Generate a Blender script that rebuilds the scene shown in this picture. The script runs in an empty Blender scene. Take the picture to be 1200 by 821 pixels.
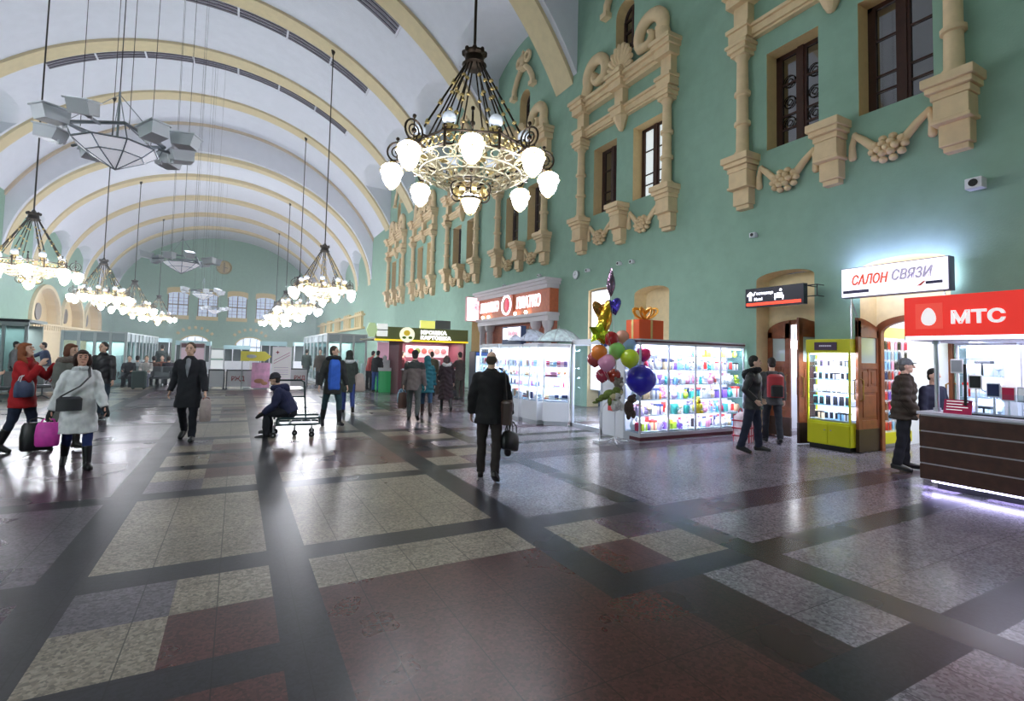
import bpy, bmesh, math, random
import numpy as np
from mathutils import Vector, Matrix, Euler, noise
R = random.Random(7)
S = bpy.context.scene
COL = S.collection
PI = math.pi
rad = math.radians

# ---------------------------------------------------------------- camera
CAM_H = 1.72
YAW, PITCH, ROLL = rad(28.423), rad(2.957), rad(1.363)
F0 = Vector((math.sin(YAW), math.cos(YAW), 0)); R0 = Vector((math.cos(YAW), -math.sin(YAW), 0)); U0 = Vector((0, 0, 1))
FW = F0*math.cos(PITCH) + U0*math.sin(PITCH); UP = U0*math.cos(PITCH) - F0*math.sin(PITCH)
RT = R0*math.cos(ROLL) + UP*math.sin(ROLL); UP = UP*math.cos(ROLL) - R0*math.sin(ROLL)
cd = bpy.data.cameras.new('camera'); cam = bpy.data.objects.new('camera', cd); COL.objects.link(cam)
cam.matrix_world = Matrix(((RT.x, UP.x, -FW.x, 0), (RT.y, UP.y, -FW.y, 0), (RT.z, UP.z, -FW.z, CAM_H), (0, 0, 0, 1)))
cd.sensor_width = 36; cd.lens = 593.14/1200*36; cd.shift_y = -24.63/1200; cd.clip_end = 300
S.camera = cam
S.view_settings.view_transform = 'Standard'
try: S.view_settings.look = 'None'
except Exception: pass
S.view_settings.gamma = 1; S.view_settings.exposure = 0.0; S.view_settings.use_curve_mapping = False
W = bpy.data.worlds.new('world'); S.world = W; W.use_nodes = True
W.node_tree.nodes['Background'].inputs[0].default_value = (.55, .7, 1, 1); W.node_tree.nodes['Background'].inputs[1].default_value = .25
S.cycles.max_bounces = 8; S.cycles.diffuse_bounces = 4; S.cycles.glossy_bounces = 3; S.cycles.transparent_max_bounces = 12
S.cycles.transmission_bounces = 4; S.cycles.caustics_reflective = False; S.cycles.caustics_refractive = False; S.cycles.sample_clamp_indirect = 4
# light strengths
RIG_W = 260.0       # watts of each floodlight on the hanging rigs
SHADE_E = 135.0     # radiance of the opal shades
SHADE_NEAR = 40.0   # the nearest chandelier burns dimmer

def ray(px, py):
    return FW + RT*((px-600)/593.14) - UP*((py-385.87)/593.14)
def at(px, py, X=None, Y=None, Z=None):
    d = ray(px, py); o = Vector((0, 0, CAM_H))
    t = (X-o.x)/d.x if X is not None else (Y-o.y)/d.y if Y is not None else ((Z or 0)-o.z)/d.z
    return o + d*t
def light(name, kind, loc, watts, color=(1, 1, 1), size=.3, rot=None, parent=None, sy=None, spot=None):
    l = bpy.data.lights.new(name, kind); l.energy = watts; l.color = color
    if kind == 'AREA':
        l.shape = 'RECTANGLE'; l.size = size; l.size_y = sy or size
    else: l.shadow_soft_size = size
    if spot: l.spot_size = spot; l.spot_blend = .8
    o = bpy.data.objects.new(name, l); COL.objects.link(o); o.location = loc
    if rot: o.rotation_euler = rot
    if parent: o.parent = parent
    return o

# ---------------------------------------------------------------- materials
def srgb(h):
    if isinstance(h, str):
        h = h.lstrip('#'); h = ''.join(k*2 for k in h) if len(h) == 3 else h; c = [int(h[i:i+2], 16)/255 for i in (0, 2, 4)]
    else: c = h
    return tuple(x/12.92 if x <= .04045 else ((x+.055)/1.055)**2.4 for x in c)
MATS = {}
def mat(key, col='#808080', rough=.6, metal=0, emit=0, ecol=None, var=0, scale=8, spec=.5, coat=0, bump=0, bscale=40):
    if key in MATS: return MATS[key]
    m = bpy.data.materials.new(key); m.use_nodes = True; nt = m.node_tree; b = nt.nodes['Principled BSDF']
    c = srgb(col); b.inputs['Base Color'].default_value = (*c, 1); b.inputs['Roughness'].default_value = rough; b.inputs['Metallic'].default_value = metal
    b.inputs['Specular IOR Level'].default_value = spec; b.inputs['Coat Weight'].default_value = coat
    if emit:
        b.inputs['Emission Color'].default_value = (*srgb(ecol or col), 1); b.inputs['Emission Strength'].default_value = emit
    tc = nt.nodes.new('ShaderNodeTexCoord')
    if var:
        n = nt.nodes.new('ShaderNodeTexNoise'); n.inputs['Scale'].default_value = scale; n.inputs['Detail'].default_value = 4
        nt.links.new(tc.outputs['Object'], n.inputs['Vector'])
        r = nt.nodes.new('ShaderNodeValToRGB'); r.color_ramp.elements[0].position = .3; r.color_ramp.elements[1].position = .7
        r.color_ramp.elements[0].color = (*[x*(1-var) for x in c], 1); r.color_ramp.elements[1].color = (*[min(1, x*(1+var)) for x in c], 1)
        nt.links.new(n.outputs['Fac'], r.inputs['Fac']); nt.links.new(r.outputs['Color'], b.inputs['Base Color'])
    if bump:
        n = nt.nodes.new('ShaderNodeTexNoise'); n.inputs['Scale'].default_value = bscale; n.inputs['Detail'].default_value = 3
        nt.links.new(tc.outputs['Object'], n.inputs['Vector'])
        bp = nt.nodes.new('ShaderNodeBump'); bp.inputs['Strength'].default_value = bump; bp.inputs['Distance'].default_value = .02
        nt.links.new(n.outputs['Fac'], bp.inputs['Height']); nt.links.new(bp.outputs['Normal'], b.inputs['Normal'])
    MATS[key] = m; return m
def glass(key, tint='#f4fbff', refl=.12):
    if key in MATS: return MATS[key]
    m = bpy.data.materials.new(key); m.use_nodes = True; nt = m.node_tree; nt.nodes.remove(nt.nodes['Principled BSDF'])
    t = nt.nodes.new('ShaderNodeBsdfTransparent'); t.inputs[0].default_value = (*srgb(tint), 1)
    g = nt.nodes.new('ShaderNodeBsdfGlossy'); g.inputs['Roughness'].default_value = .03
    lw = nt.nodes.new('ShaderNodeLayerWeight'); lw.inputs[0].default_value = .5
    pw = nt.nodes.new('ShaderNodeMath'); pw.operation = 'POWER'; pw.inputs[1].default_value = 4; nt.links.new(lw.outputs['Facing'], pw.inputs[0])
    f = nt.nodes.new('ShaderNodeMath'); f.operation = 'MULTIPLY_ADD'; f.inputs[1].default_value = .45; f.inputs[2].default_value = .03; nt.links.new(pw.outputs[0], f.inputs[0])
    mx = nt.nodes.new('ShaderNodeMixShader'); nt.links.new(f.outputs[0], mx.inputs[0]); nt.links.new(t.outputs[0], mx.inputs[1]); nt.links.new(g.outputs[0], mx.inputs[2])
    nt.links.new(mx.outputs[0], nt.nodes['Material Output'].inputs[0]); MATS[key] = m; return m
def granite(key, col, speck=.45, rough=.22, joint=True):
    m = bpy.data.materials.new(key); m.use_nodes = True; nt = m.node_tree; b = nt.nodes['Principled BSDF']; L = nt.links; b.inputs['Specular IOR Level'].default_value = .3; rough *= 1.0
    c = [v*.82 for v in srgb(col)]; g = nt.nodes.new('ShaderNodeNewGeometry')
    v = nt.nodes.new('ShaderNodeTexVoronoi'); v.inputs['Scale'].default_value = 55; L.new(g.outputs['Position'], v.inputs['Vector'])
    n = nt.nodes.new('ShaderNodeTexNoise'); n.inputs['Scale'].default_value = 1.1; n.inputs['Detail'].default_value = 5; L.new(g.outputs['Position'], n.inputs['Vector'])
    sx = nt.nodes.new('ShaderNodeSeparateColor'); L.new(v.outputs['Color'], sx.inputs[0])
    r = nt.nodes.new('ShaderNodeValToRGB'); e = r.color_ramp.elements
    e[0].position = 0; e[0].color = (*[x*(1-speck) for x in c], 1); e[1].position = 1; e[1].color = (*[min(1, x*(1+speck)) for x in c], 1)
    L.new(sx.outputs[0], r.inputs['Fac'])
    mx = nt.nodes.new('ShaderNodeMix'); mx.data_type = 'RGBA'; mx.blend_type = 'MULTIPLY'; mx.inputs[0].default_value = 1
    r2 = nt.nodes.new('ShaderNodeValToRGB'); r2.color_ramp.elements[0].position = .3; r2.color_ramp.elements[0].color = (.62, .62, .62, 1); r2.color_ramp.elements[1].position = .7
    L.new(n.outputs['Fac'], r2.inputs['Fac']); L.new(r.outputs['Color'], mx.inputs[6]); L.new(r2.outputs['Color'], mx.inputs[7])
    out = mx.outputs[2]
    if joint:
        mp = nt.nodes.new('ShaderNodeMapping'); mp.inputs['Location'].default_value = (.04, .03, 0); L.new(g.outputs['Position'], mp.inputs['Vector'])
        bk = nt.nodes.new('ShaderNodeTexBrick'); bk.offset = 0; bk.inputs['Scale'].default_value = 1; bk.inputs['Brick Width'].default_value = .46; bk.inputs['Row Height'].default_value = 1.11
        bk.inputs['Mortar Size'].default_value = .004; L.new(mp.outputs[0], bk.inputs['Vector'])
        m2 = nt.nodes.new('ShaderNodeMix'); m2.data_type = 'RGBA'; L.new(bk.outputs['Fac'], m2.inputs[0]); L.new(out, m2.inputs[6]); m2.inputs[7].default_value = (*[x*.25 for x in c], 1)
        out = m2.outputs[2]
    L.new(out, b.inputs['Base Color'])
    n3 = nt.nodes.new('ShaderNodeTexNoise'); n3.inputs['Scale'].default_value = .9; n3.inputs['Detail'].default_value = 3; L.new(g.outputs['Position'], n3.inputs['Vector'])
    mr = nt.nodes.new('ShaderNodeMapRange'); mr.inputs['From Min'].default_value = .2; mr.inputs['From Max'].default_value = .8; mr.inputs['To Min'].default_value = rough*.85; mr.inputs['To Max'].default_value = rough*1.2
    L.new(n3.outputs['Fac'], mr.inputs['Value']); L.new(mr.outputs[0], b.inputs['Roughness'])
    bp = nt.nodes.new('ShaderNodeBump'); bp.inputs['Strength'].default_value = .025; bp.inputs['Distance'].default_value = .01
    n4 = nt.nodes.new('ShaderNodeTexNoise'); n4.inputs['Scale'].default_value = 9; L.new(g.outputs['Position'], n4.inputs['Vector']); L.new(n4.outputs['Fac'], bp.inputs['Height']); L.new(bp.outputs[0], b.inputs['Normal'])
    MATS[key] = m; return m

# ---------------------------------------------------------------- mesh helpers
class MB:
    def __init__(s): s.v = []; s.f = []; s.mi = []; s.cur = 0
    def add(s, vs, fs, M=None):
        o = len(s.v)
        for p in vs: s.v.append(tuple(M @ Vector(p)) if M is not None else tuple(p))
        for f in fs: s.f.append(tuple(i+o for i in f)); s.mi.append(s.cur)
        return s
    def box(s, x0, x1, y0, y1, z0, z1, M=None, c=0):
        if x0 > x1: x0, x1 = x1, x0
        if y0 > y1: y0, y1 = y1, y0
        if z0 > z1: z0, z1 = z1, z0
        if c:   # chamfered upright edges and top
            P = [(x0+c, y0), (x1-c, y0), (x1, y0+c), (x1, y1-c), (x1-c, y1), (x0+c, y1), (x0, y1-c), (x0, y0+c)]
            n = 8; q = []
            mx, my = (x0+x1)/2, (y0+y1)/2; kx = 1-c/max(1e-6, (x1-x0)/2); ky = 1-c/max(1e-6, (y1-y0)/2)
            for z, k in ((z0, 0), (z1-c, 0), (z1, 1)):
                for x, y in P: q.append((mx+(x-mx)*(kx if k else 1), my+(y-my)*(ky if k else 1), z))
            f = [tuple(range(n-1, -1, -1)), tuple(range(2*n, 3*n))]
            for l in range(2):
                for i in range(n): f.append((l*n+i, l*n+(i+1) % n, (l+1)*n+(i+1) % n, (l+1)*n+i))
            return s.add(q, f, M)
        return s.add([(x0, y0, z0), (x1, y0, z0), (x1, y1, z0), (x0, y1, z0), (x0, y0, z1), (x1, y0, z1), (x1, y1, z1), (x0, y1, z1)],
                     [(3, 2, 1, 0), (4, 5, 6, 7), (0, 1, 5, 4), (1, 2, 6, 5), (2, 3, 7, 6), (3, 0, 4, 7)], M)
    def tube(s, pts, r, n=8, side=None, ry=None, cap=True, dome=False, M=None):
        pts = [Vector(p) for p in pts]; k = len(pts)
        r = [r]*k if not hasattr(r, '__len__') else list(r); ry = r if ry is None else ([ry]*k if not hasattr(ry, '__len__') else list(ry))
        T = []
        for i in range(k):
            t = (pts[min(i+1, k-1)]-pts[max(i-1, 0)]); T.append(t.normalized() if t.length > 1e-9 else Vector((0, 0, 1)))
        if dome:
            pts = [pts[0]-T[0]*min(r[0], ry[0])*.8] + [pts[0]-T[0]*min(r[0], ry[0])*.5] + pts + [pts[-1]+T[-1]*min(r[-1], ry[-1])*.5, pts[-1]+T[-1]*min(r[-1], ry[-1])*.8]
            r = [r[0]*.45, r[0]*.82]+r+[r[-1]*.82, r[-1]*.45]; ry = [ry[0]*.45, ry[0]*.82]+ry+[ry[-1]*.82, ry[-1]*.45]
            T = [T[0]]*2+T+[T[-1]]*2; k += 4
        u = Vector(side) if side is not None else (Vector((1, 0, 0)) if abs(T[0].x) < .9 else Vector((0, 1, 0)))
        q = []
        for i in range(k):
            u = (u - T[i]*u.dot(T[i])); u = u.normalized() if u.length > 1e-6 else T[i].orthogonal().normalized(); w = T[i].cross(u)
            for j in range(n):
                a = 2*PI*j/n; q.append(pts[i]+u*(math.cos(a)*r[i])+w*(math.sin(a)*ry[i]))
            if side is not None: u = Vector(side)
        f = []
        for i in range(k-1):
            for j in range(n): f.append((i*n+j, i*n+(j+1) % n, (i+1)*n+(j+1) % n, (i+1)*n+j))
        if cap: f += [tuple(range(n-1, -1, -1)), tuple(range((k-1)*n, k*n))]
        return s.add(q, f, M)
    def cyl(s, p, q, r, r2=None, n=12, M=None): return s.tube([p, q], [r, r if r2 is None else r2], n, M=M)
    def lathe(s, prof, n=16, c=(0, 0, 0), M=None):
        q = []; f = []; k = len(prof)
        for rr, z in prof:
            for j in range(n):
                a = 2*PI*j/n; q.append((c[0]+rr*math.cos(a), c[1]+rr*math.sin(a), c[2]+z))
        for i in range(k-1):
            for j in range(n): f.append((i*n+j, i*n+(j+1) % n, (i+1)*n+(j+1) % n, (i+1)*n+j))
        if prof[0][0] > 1e-6: f.append(tuple(range(n-1, -1, -1)))
        if prof[-1][0] > 1e-6: f.append(tuple(range((k-1)*n, k*n)))
        return s.add(q, f, M)
    def ball(s, c, r, n=12, m=8, M=None):
        r = (r, r, r) if not hasattr(r, '__len__') else r; q = [(c[0], c[1], c[2]-r[2])]; f = []
        for i in range(1, m):
            t = PI*i/m-PI/2
            for j in range(n):
                a = 2*PI*j/n; q.append((c[0]+r[0]*math.cos(t)*math.cos(a), c[1]+r[1]*math.cos(t)*math.sin(a), c[2]+r[2]*math.sin(t)))
        q.append((c[0], c[1], c[2]+r[2])); e = len(q)-1
        for j in range(n):
            f.append((0, 1+(j+1) % n, 1+j)); f.append((e, e-n+j, e-n+(j+1) % n))
        for i in range(m-2):
            for j in range(n): f.append((1+i*n+j, 1+i*n+(j+1) % n, 1+(i+1)*n+(j+1) % n, 1+(i+1)*n+j))
        return s.add(q, f, M)
    def torus(s, c, R_, r, n=20, m=6, ax='z', M=None, a0=0, a1=2*PI, ry=1):
        full = abs(a1-a0-2*PI) < 1e-6; pts = []
        for i in range(n if full else n+1):
            a = a0+(a1-a0)*i/n; x, y = R_*math.cos(a), R_*ry*math.sin(a)
            pts.append(Vector(c)+Vector({'z': (x, y, 0), 'x': (0, x, y), 'y': (x, 0, y)}[ax]))
        if full: pts.append(pts[0]); pts.append(pts[1])
        return s.tube(pts, r, m, cap=not full, M=M, side={'z': (0, 0, 1), 'x': (1, 0, 0), 'y': (0, 1, 0)}[ax])
    def prism(s, poly, o, u, v, w, M=None):
        o, u, v, w = Vector(o), Vector(u), Vector(v), Vector(w); n = len(poly)
        q = [o+u*a+v*b for a, b in poly]+[o+u*a+v*b+w for a, b in poly]
        f = [tuple(range(n-1, -1, -1)), tuple(range(n, 2*n))]+[(i, (i+1) % n, n+(i+1) % n, n+i) for i in range(n)]
        return s.add(q, f, M)
    def quad(s, a, b, c, d, M=None): return s.add([a, b, c, d], [(0, 1, 2, 3)], M)
    def mesh(s, name, mats, smooth=False, bev=0):
        me = bpy.data.meshes.new(name); me.from_pydata([tuple(v) for v in s.v], [], s.f)
        bm = bmesh.new(); bm.from_mesh(me); bmesh.ops.recalc_face_normals(bm, faces=bm.faces)
        if bev: bmesh.ops.bevel(bm, geom=[e for e in bm.edges if len(e.link_faces) == 2 and e.calc_face_angle(0) > .6], offset=bev, segments=2, affect='EDGES', profile=.6)
        bm.to_mesh(me); bm.free()
        for m in (mats if isinstance(mats, (list, tuple)) else [mats]): me.materials.append(m)
        if isinstance(mats, (list, tuple)) and len(mats) > 1 and not bev: me.polygons.foreach_set('material_index', s.mi)
        if smooth:
            me.polygons.foreach_set('use_smooth', [True]*len(me.polygons))
            try: me.set_sharp_from_angle(angle=rad(smooth if smooth is not True else 45))
            except Exception: pass
        me.update(); return me
    def build(s, name, mats, parent=None, smooth=False, loc=None, rz=0, bev=0):
        o = bpy.data.objects.new(name, s.mesh(name, mats, smooth, bev)); COL.objects.link(o)
        if parent: o.parent = parent
        if loc is not None: o.location = loc
        if rz: o.rotation_euler = (0, 0, rz)
        return o
def tag(o, label, cat, group=None, kind=None):
    o['label'] = label; o['category'] = cat
    if group: o['group'] = group
    if kind: o['kind'] = kind
    return o
def thing(name, label, cat, loc=(0, 0, 0), rz=0, group=None, parent=None):
    o = bpy.data.objects.new(name, None); COL.objects.link(o); o.location = loc; o.rotation_euler = (0, 0, rz); o.empty_display_size = .1
    if parent: o.parent = parent
    return tag(o, label, cat, group)
def struct(name, label=None):
    o = bpy.data.objects.new(name, None); COL.objects.link(o); o['kind'] = 'structure'
    if label: o['label'] = label
    return o
def sbuild(mb, name, mats, smooth=False, label=None, **k):
    o = mb.build(name, mats, None, smooth, **k); o['kind'] = 'structure'
    if label: o['label'] = label
    return o
def copy_tree(o, parent=None):
    c = o.copy(); COL.objects.link(c)
    if parent: c.parent = parent
    for ch in o.children: copy_tree(ch, c)
    return c
def put(me, name, label, cat, loc, rz=0, group=None, rot=None, sc=None):
    o = bpy.data.objects.new(name, me); COL.objects.link(o); o.location = loc; o.rotation_euler = rot or (0, 0, rz)
    if sc: o.scale = sc if hasattr(sc, '__len__') else (sc, sc, sc)
    return tag(o, label, cat, group)
def text(name, s, m, parent, M, width=None, height=None, depth=.01, shear=0, bold=0):
    cu = bpy.data.curves.new(name, 'FONT'); cu.body = s; cu.align_x = 'CENTER'; cu.align_y = 'CENTER'; cu.extrude = depth; cu.shear = shear; cu.offset = bold; cu.resolution_u = 2
    t = bpy.data.objects.new(name+'_tmp', cu); COL.objects.link(t); dg = bpy.context.evaluated_depsgraph_get(); dg.update()
    me = bpy.data.meshes.new_from_object(t.evaluated_get(dg)); bpy.data.objects.remove(t)
    xs = [v.co.x for v in me.vertices]; ys = [v.co.y for v in me.vertices]
    w, h = max(xs)-min(xs), max(ys)-min(ys); cx, cy = (max(xs)+min(xs))/2, (max(ys)+min(ys))/2
    kx = width/w if width else height/h; ky = height/h if height else kx
    for v in me.vertices: v.co = M @ Vector(((v.co.x-cx)*kx, (v.co.y-cy)*ky, v.co.z))
    me.materials.clear(); me.materials.append(m)
    o = bpy.data.objects.new(name, me); COL.objects.link(o)
    if parent: o.parent = parent
    return o
def face_M(o, right, up):   # text plane with given reading direction and up
    r, u = Vector(right).normalized(), Vector(up).normalized(); n = r.cross(u)
    return Matrix(((r.x, u.x, n.x, o[0]), (r.y, u.y, n.y, o[1]), (r.z, u.z, n.z, o[2]), (0, 0, 0, 1)))

wall_m = mat('green_plaster', '#8dad9a', .85, var=.06, scale=3, bump=.15, bscale=30)
white_m = mat('white_plaster', '#dfe0ea', .9, var=.03, scale=2)
rib_m = mat('cream_rib_plaster', '#d9c7a0', .85, var=.05, scale=3)
cream_m = mat('cream_stucco', '#e2c8a0', .8, var=.06, scale=5, bump=.2, bscale=25)
wood_m = mat('dark_brown_wood', '#82482a', .4, var=.25, scale=6)
dwood_m = mat('window_brown_wood', '#3c2119', .45, var=.2, scale=6)
bronze = mat('dark_bronze', '#33291f', .4, .8)
gold = mat('gold_leaf', '#c4ad72', .35, .85)
steel = mat('brushed_steel', '#b9bdc4', .3, .9)
whitemet = mat('white_lacquer', '#e6e8ee', .35)
black = mat('black_plastic', '#141416', .4)
# ================================================================ the hall
XR, XL, XC, YB, YE = 10.8, -14.8, -2.0, -9.0, 85.0
ZC, RV, RRIB = 5.5, 14.55, 14.4
YS = 47.9                                   # the vault steps down here
RIBS = [16+6.65*k for k in range(-3, 4)]+[42.6]
FRIBS = [48.8, 54.6, 62.0, 69.5, 77.0]
BAYS = [12.6+6.65*k for k in range(-3, 5)]
# ---- floor
FM = {k: granite('granite_'+k, c, rough=r) for k, c, r in (('beige', '#a09584', .3), ('red', '#5c3430', .28), ('grey', '#6f6871', .28), ('dark', '#24242b', .3),
      ('light', '#979099', .2), ('olive', '#35382f', .26), ('purple', '#5a4852', .26), ('maroon', '#3c2322', .28))}
FK = list(FM)
def fcell(x, y):
    far = abs(((y-5.94+3.325) % 6.65)-3.325); m = x if x > -2 else -4-x
    if m < -1.2: return 'grey' if far < 1.06 else 'dark' if far < 1.39 else 'purple'
    if m < -.9: return 'dark'
    if m < .3:
        l = m < -.31
        if far < 1.06: return 'beige'
        if far < 1.39: return 'dark'
        if far < 1.97: return 'grey' if l else 'beige'
        if far < 2.6: return 'beige' if l else 'red'
        if far < 2.9: return 'dark'
        return 'beige' if l else 'red'
    if m < .6: return 'dark'
    if m < 2.45: return 'beige' if far < 1.06 else 'dark' if far < 1.39 else 'beige' if far < 1.97 else 'red'
    if m < 2.8: return 'dark' if not y < 2.9 else 'red'
    if m < 4.05:
        l = m < 3.38
        if y < 2.92 and x > 0: return ('maroon' if l else 'light') if y > 1.77 else 'dark' if y > 1.43 else 'light'
        if far < 1.2: return 'light'
        if far < 1.54: return 'dark'
        if far < 2.14: return 'beige' if l else 'purple'
        if far < 2.74: return 'red' if l else 'beige'
        if far < 3.02: return 'dark'
        return 'maroon' if l else 'light'
    if m < 4.38: return 'olive'
    if y < 2.6: return 'light' if y > 1.74 else 'dark' if y > 1.44 else 'light'
    return 'light' if far < 1.44 else 'purple' if far < 1.97 else 'light' if far < 2.74 else 'olive' if far < 3.04 else 'light'
xs = sorted({XL, 16.0, -2.0} | {v for a in (-1.2, -.9, -.31, .3, .6, 2.45, 2.8, 3.38, 4.05, 4.38) for v in (a, -4-a)} | {XR})
ys = {YB, YE, 2.92, 1.77, 1.74, 1.43, 2.6, 2.9, 1.44}
for c in [5.94+6.65*k for k in range(-3, 13)]:
    for d in (1.06, 1.2, 1.39, 1.44, 1.54, 1.97, 2.14, 2.6, 2.74, 2.9, 3.02, 3.04, 3.325): ys |= {c-d, c+d}
ys = sorted(y for y in ys if YB <= y <= YE)
ys = [y for i, y in enumerate(ys) if i == 0 or y-ys[i-1] > 1e-4]
m = MB(); nx = len(xs)
m.v = [(x, y, 0) for y in ys for x in xs]
for j in range(len(ys)-1):
    for i in range(nx-1):
        m.f.append((j*nx+i, j*nx+i+1, (j+1)*nx+i+1, (j+1)*nx+i)); m.mi.append(FK.index(fcell((xs[i]+xs[i+1])/2, (ys[j]+ys[j+1])/2)))
sbuild(m, 'floor', [FM[k] for k in FK], label='polished granite floor inlaid with beige, red and black rectangles')

# ---- walls with openings
def wall_grid(name, X, Y0, Y1, Z1, holes, mt, label, axis='x'):
    us = sorted({Y0, Y1} | {h[0] for h in holes} | {h[1] for h in holes}); zs = sorted({0, Z1} | {h[2] for h in holes} | {h[3] for h in holes})
    mb = MB(); P = (lambda u, z: (X, u, z)) if axis == 'x' else (lambda u, z: (u, X, z))
    for i in range(len(us)-1):
        for j in range(len(zs)-1):
            u, z = (us[i]+us[i+1])/2, (zs[j]+zs[j+1])/2
            if any(h[0] < u < h[1] and h[2] < z < h[3] for h in holes): continue
            mb.quad(P(us[i], zs[j]), P(us[i+1], zs[j]), P(us[i+1], zs[j+1]), P(us[i], zs[j+1]))
    for h in holes:
        if len(h) > 4:                      # arched head of rise h[4]
            r = h[4]; c = (h[0]+h[1])/2; w = (h[1]-h[0])/2
            for s_ in (-1, 1):
                a = [(c+s_*w*math.cos(t), h[3]-r+r*math.sin(t)) for t in [PI/2*i/8 for i in range(9)]]
                mb.add([P(*p) for p in a]+[P(c+s_*w, h[3])], [(i, i+1, 9) for i in range(8)])
    return sbuild(mb, name, mt, label=label)
WIN = []
for yc in BAYS: WIN += [(yc-1.72, yc-.47, 6.7, 9.05), (yc+.33, yc+1.55, 6.7, 9.05)]
TOPW = [(yc-.45, yc+.45, 11.75, 13.6, .45) for yc in BAYS]
NICHE = [(4.05, 5.5, 0, 3.75, .17), (6.4, 7.78, 0, 3.8, .17), (10.55, 12.0, 0, 3.9, .2), (13.2, 14.35, 0, 4.1, .05), (23.1, 24.4, 0, 3.5, .1)]
wall_grid('wall_right', XR, YB, YE, 16.6, WIN+TOPW+NICHE, wall_m, 'sea-green plaster side wall with ornate window surrounds')
LN = [(54.3, 61.2, 3.5, 6.6, 2.6), (62.3, 69.2, 3.5, 6.6, 2.6), (70.3, 77.2, 3.5, 6.6, 2.6)]
wall_grid('wall_left', XL, YB, YE, 16.6, LN, wall_m, 'sea-green plaster side wall with arched niches far down the hall')
EW = [(c-1.25, c+1.25, 6.3, 9.55, .35) for c in (-7.6, -4.0, -.25, 3.45)]
ED = [(c-1.85, c+1.85, 0, 3.4, 1.3) for c in (-5.35, 1.65)]
wall_grid('wall_far', YE, XL, XR, 18.5, EW+ED, wall_m, 'green end wall under the vault', 'y')
wall_grid('wall_near', YB, XL, XR, 20.5, [], wall_m, 'green wall behind the viewer', 'y')
cm = MB()
for i, h in enumerate(NICHE):               # niche reveals
    mb = MB(); d = .5 if i else .62
    x1 = XR+d; ap = h[4]; c = (h[0]+h[1])/2; w = (h[1]-h[0])/2
    a = [(c+w*math.cos(t), h[3]-ap+ap*math.sin(t)) for t in [PI*k/14 for k in range(15)]]
    pr = [(h[1], 0)]+a+[(h[0], 0)]
    for k in range(len(pr)-1): mb.quad((XR, *pr[k]), (XR, *pr[k+1]), (x1, *pr[k+1]), (x1, *pr[k]))
    if i == 0:
        mb.add([(x1, *p) for p in a], [tuple(range(15))]) if False else None
        k = [(h[1], 2.9)]+[p for p in a]+[(h[0], 2.9)]; mb.add([(x1, *p) for p in k], [tuple(range(len(k)))])
    elif i not in (1, 3): mb.add([(x1, *p) for p in pr], [tuple(range(len(pr)))])
    sbuild(mb, f'trim_{i+1}', mat('niche_cream', '#e6d3a8', .85, var=.05), label='cream plaster niche in the green wall')
# ---- vault
def vz(x, r=RV): return ZC+math.sqrt(max(0, r*r-(x-XC)**2))
def fz(x, a=12.85, b=10.1, z0=7.7): return z0+b*math.sqrt(max(0, 1-((x-XC)/a)**2))
def lun(y, ribs, top, rise, wd):
    for i in range(len(ribs)-1):
        a, b = ribs[i]+wd, ribs[i+1]-wd
        if a <= y <= b: u = (2*y-a-b)/(b-a); return top+rise*(1-u*u)
    return -1
def vault(name, Y0, Y1, f, ribs, top, rise, wd, label):
    ex = [a for i in range(len(ribs)-1) for a in (ribs[i]+wd, ribs[i+1]-wd)]
    yy = sorted({Y0, Y1} | {y+s_ for y in ex for s_ in (-.004, .004)} | {a+(b-a)*k/8 for a, b in zip(ex[::2], ex[1::2]) for k in range(1, 8)})
    yy = [y for y in yy if Y0 <= y <= Y1]
    t = np.linspace(-1, 1, 97); xx = XC+12.8*np.sin(t*PI/2)
    mb = MB(); n = len(xx)
    for y in yy:
        l = lun(y, ribs, top, rise, wd)
        for x in xx: mb.v.append((float(x), y, max(f(float(x)), l)))
    for j in range(len(yy)-1):
        for i in range(n-1): mb.f.append((j*n+i, j*n+i+1, (j+1)*n+i+1, (j+1)*n+i)); mb.mi.append(0)
    return sbuild(mb, name, white_m, 30, label)
vault('ceiling', YB, YS, vz, [RIBS[0]-6.65]+RIBS[:-1]+[RIBS[-1]], 15.35, .65, .72, 'white barrel vault of the near hall')
vault('ceiling_2', YS, YE, fz, FRIBS+[85.6], 10.9, .9, .75, 'lower white barrel vault of the far hall')
mb = MB(); q = np.linspace(-1, 1, 65); X_ = [XC+12.8*math.sin(t*PI/2) for t in q]
for i in range(64):
    mb.quad((X_[i], YS, fz(X_[i])), (X_[i+1], YS, fz(X_[i+1])), (X_[i+1], YS, vz(X_[i+1])), (X_[i], YS, vz(X_[i])))
sbuild(mb, 'wall_step', white_m, label='white wall where the vault steps down')
def arch_rib(i, y, w, f, g, mt):
    mb = MB(); t = np.linspace(-1, 1, 61); P = [XC+12.79*math.sin(a*PI/2) for a in t]; n = len(P)
    for x in P:
        z0, z1 = f(x), g(x)+.1; mb.v += [(x, y-w/2, z0), (x, y+w/2, z0), (x, y+w/2, z1), (x, y-w/2, z1)]
    for k in range(n-1):
        for j in range(4): mb.f.append((k*4+j, k*4+(j+1) % 4, (k+1)*4+(j+1) % 4, (k+1)*4+j)); mb.mi.append(0)
    mb.f += [(0, 1, 2, 3), ((n-1)*4+3, (n-1)*4+2, (n-1)*4+1, (n-1)*4)]; mb.mi += [0, 0]
    sbuild(mb, f'trim_{i}', mt, 30, label='cream rib across the white vault')
def rz(x): return ZC-.0+math.sqrt(RRIB**2-(x-XC)**2)
n_ = 10
for y in RIBS: arch_rib(n_, y+.1, 1.15, rz, vz, rib_m); n_ += 1
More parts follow.
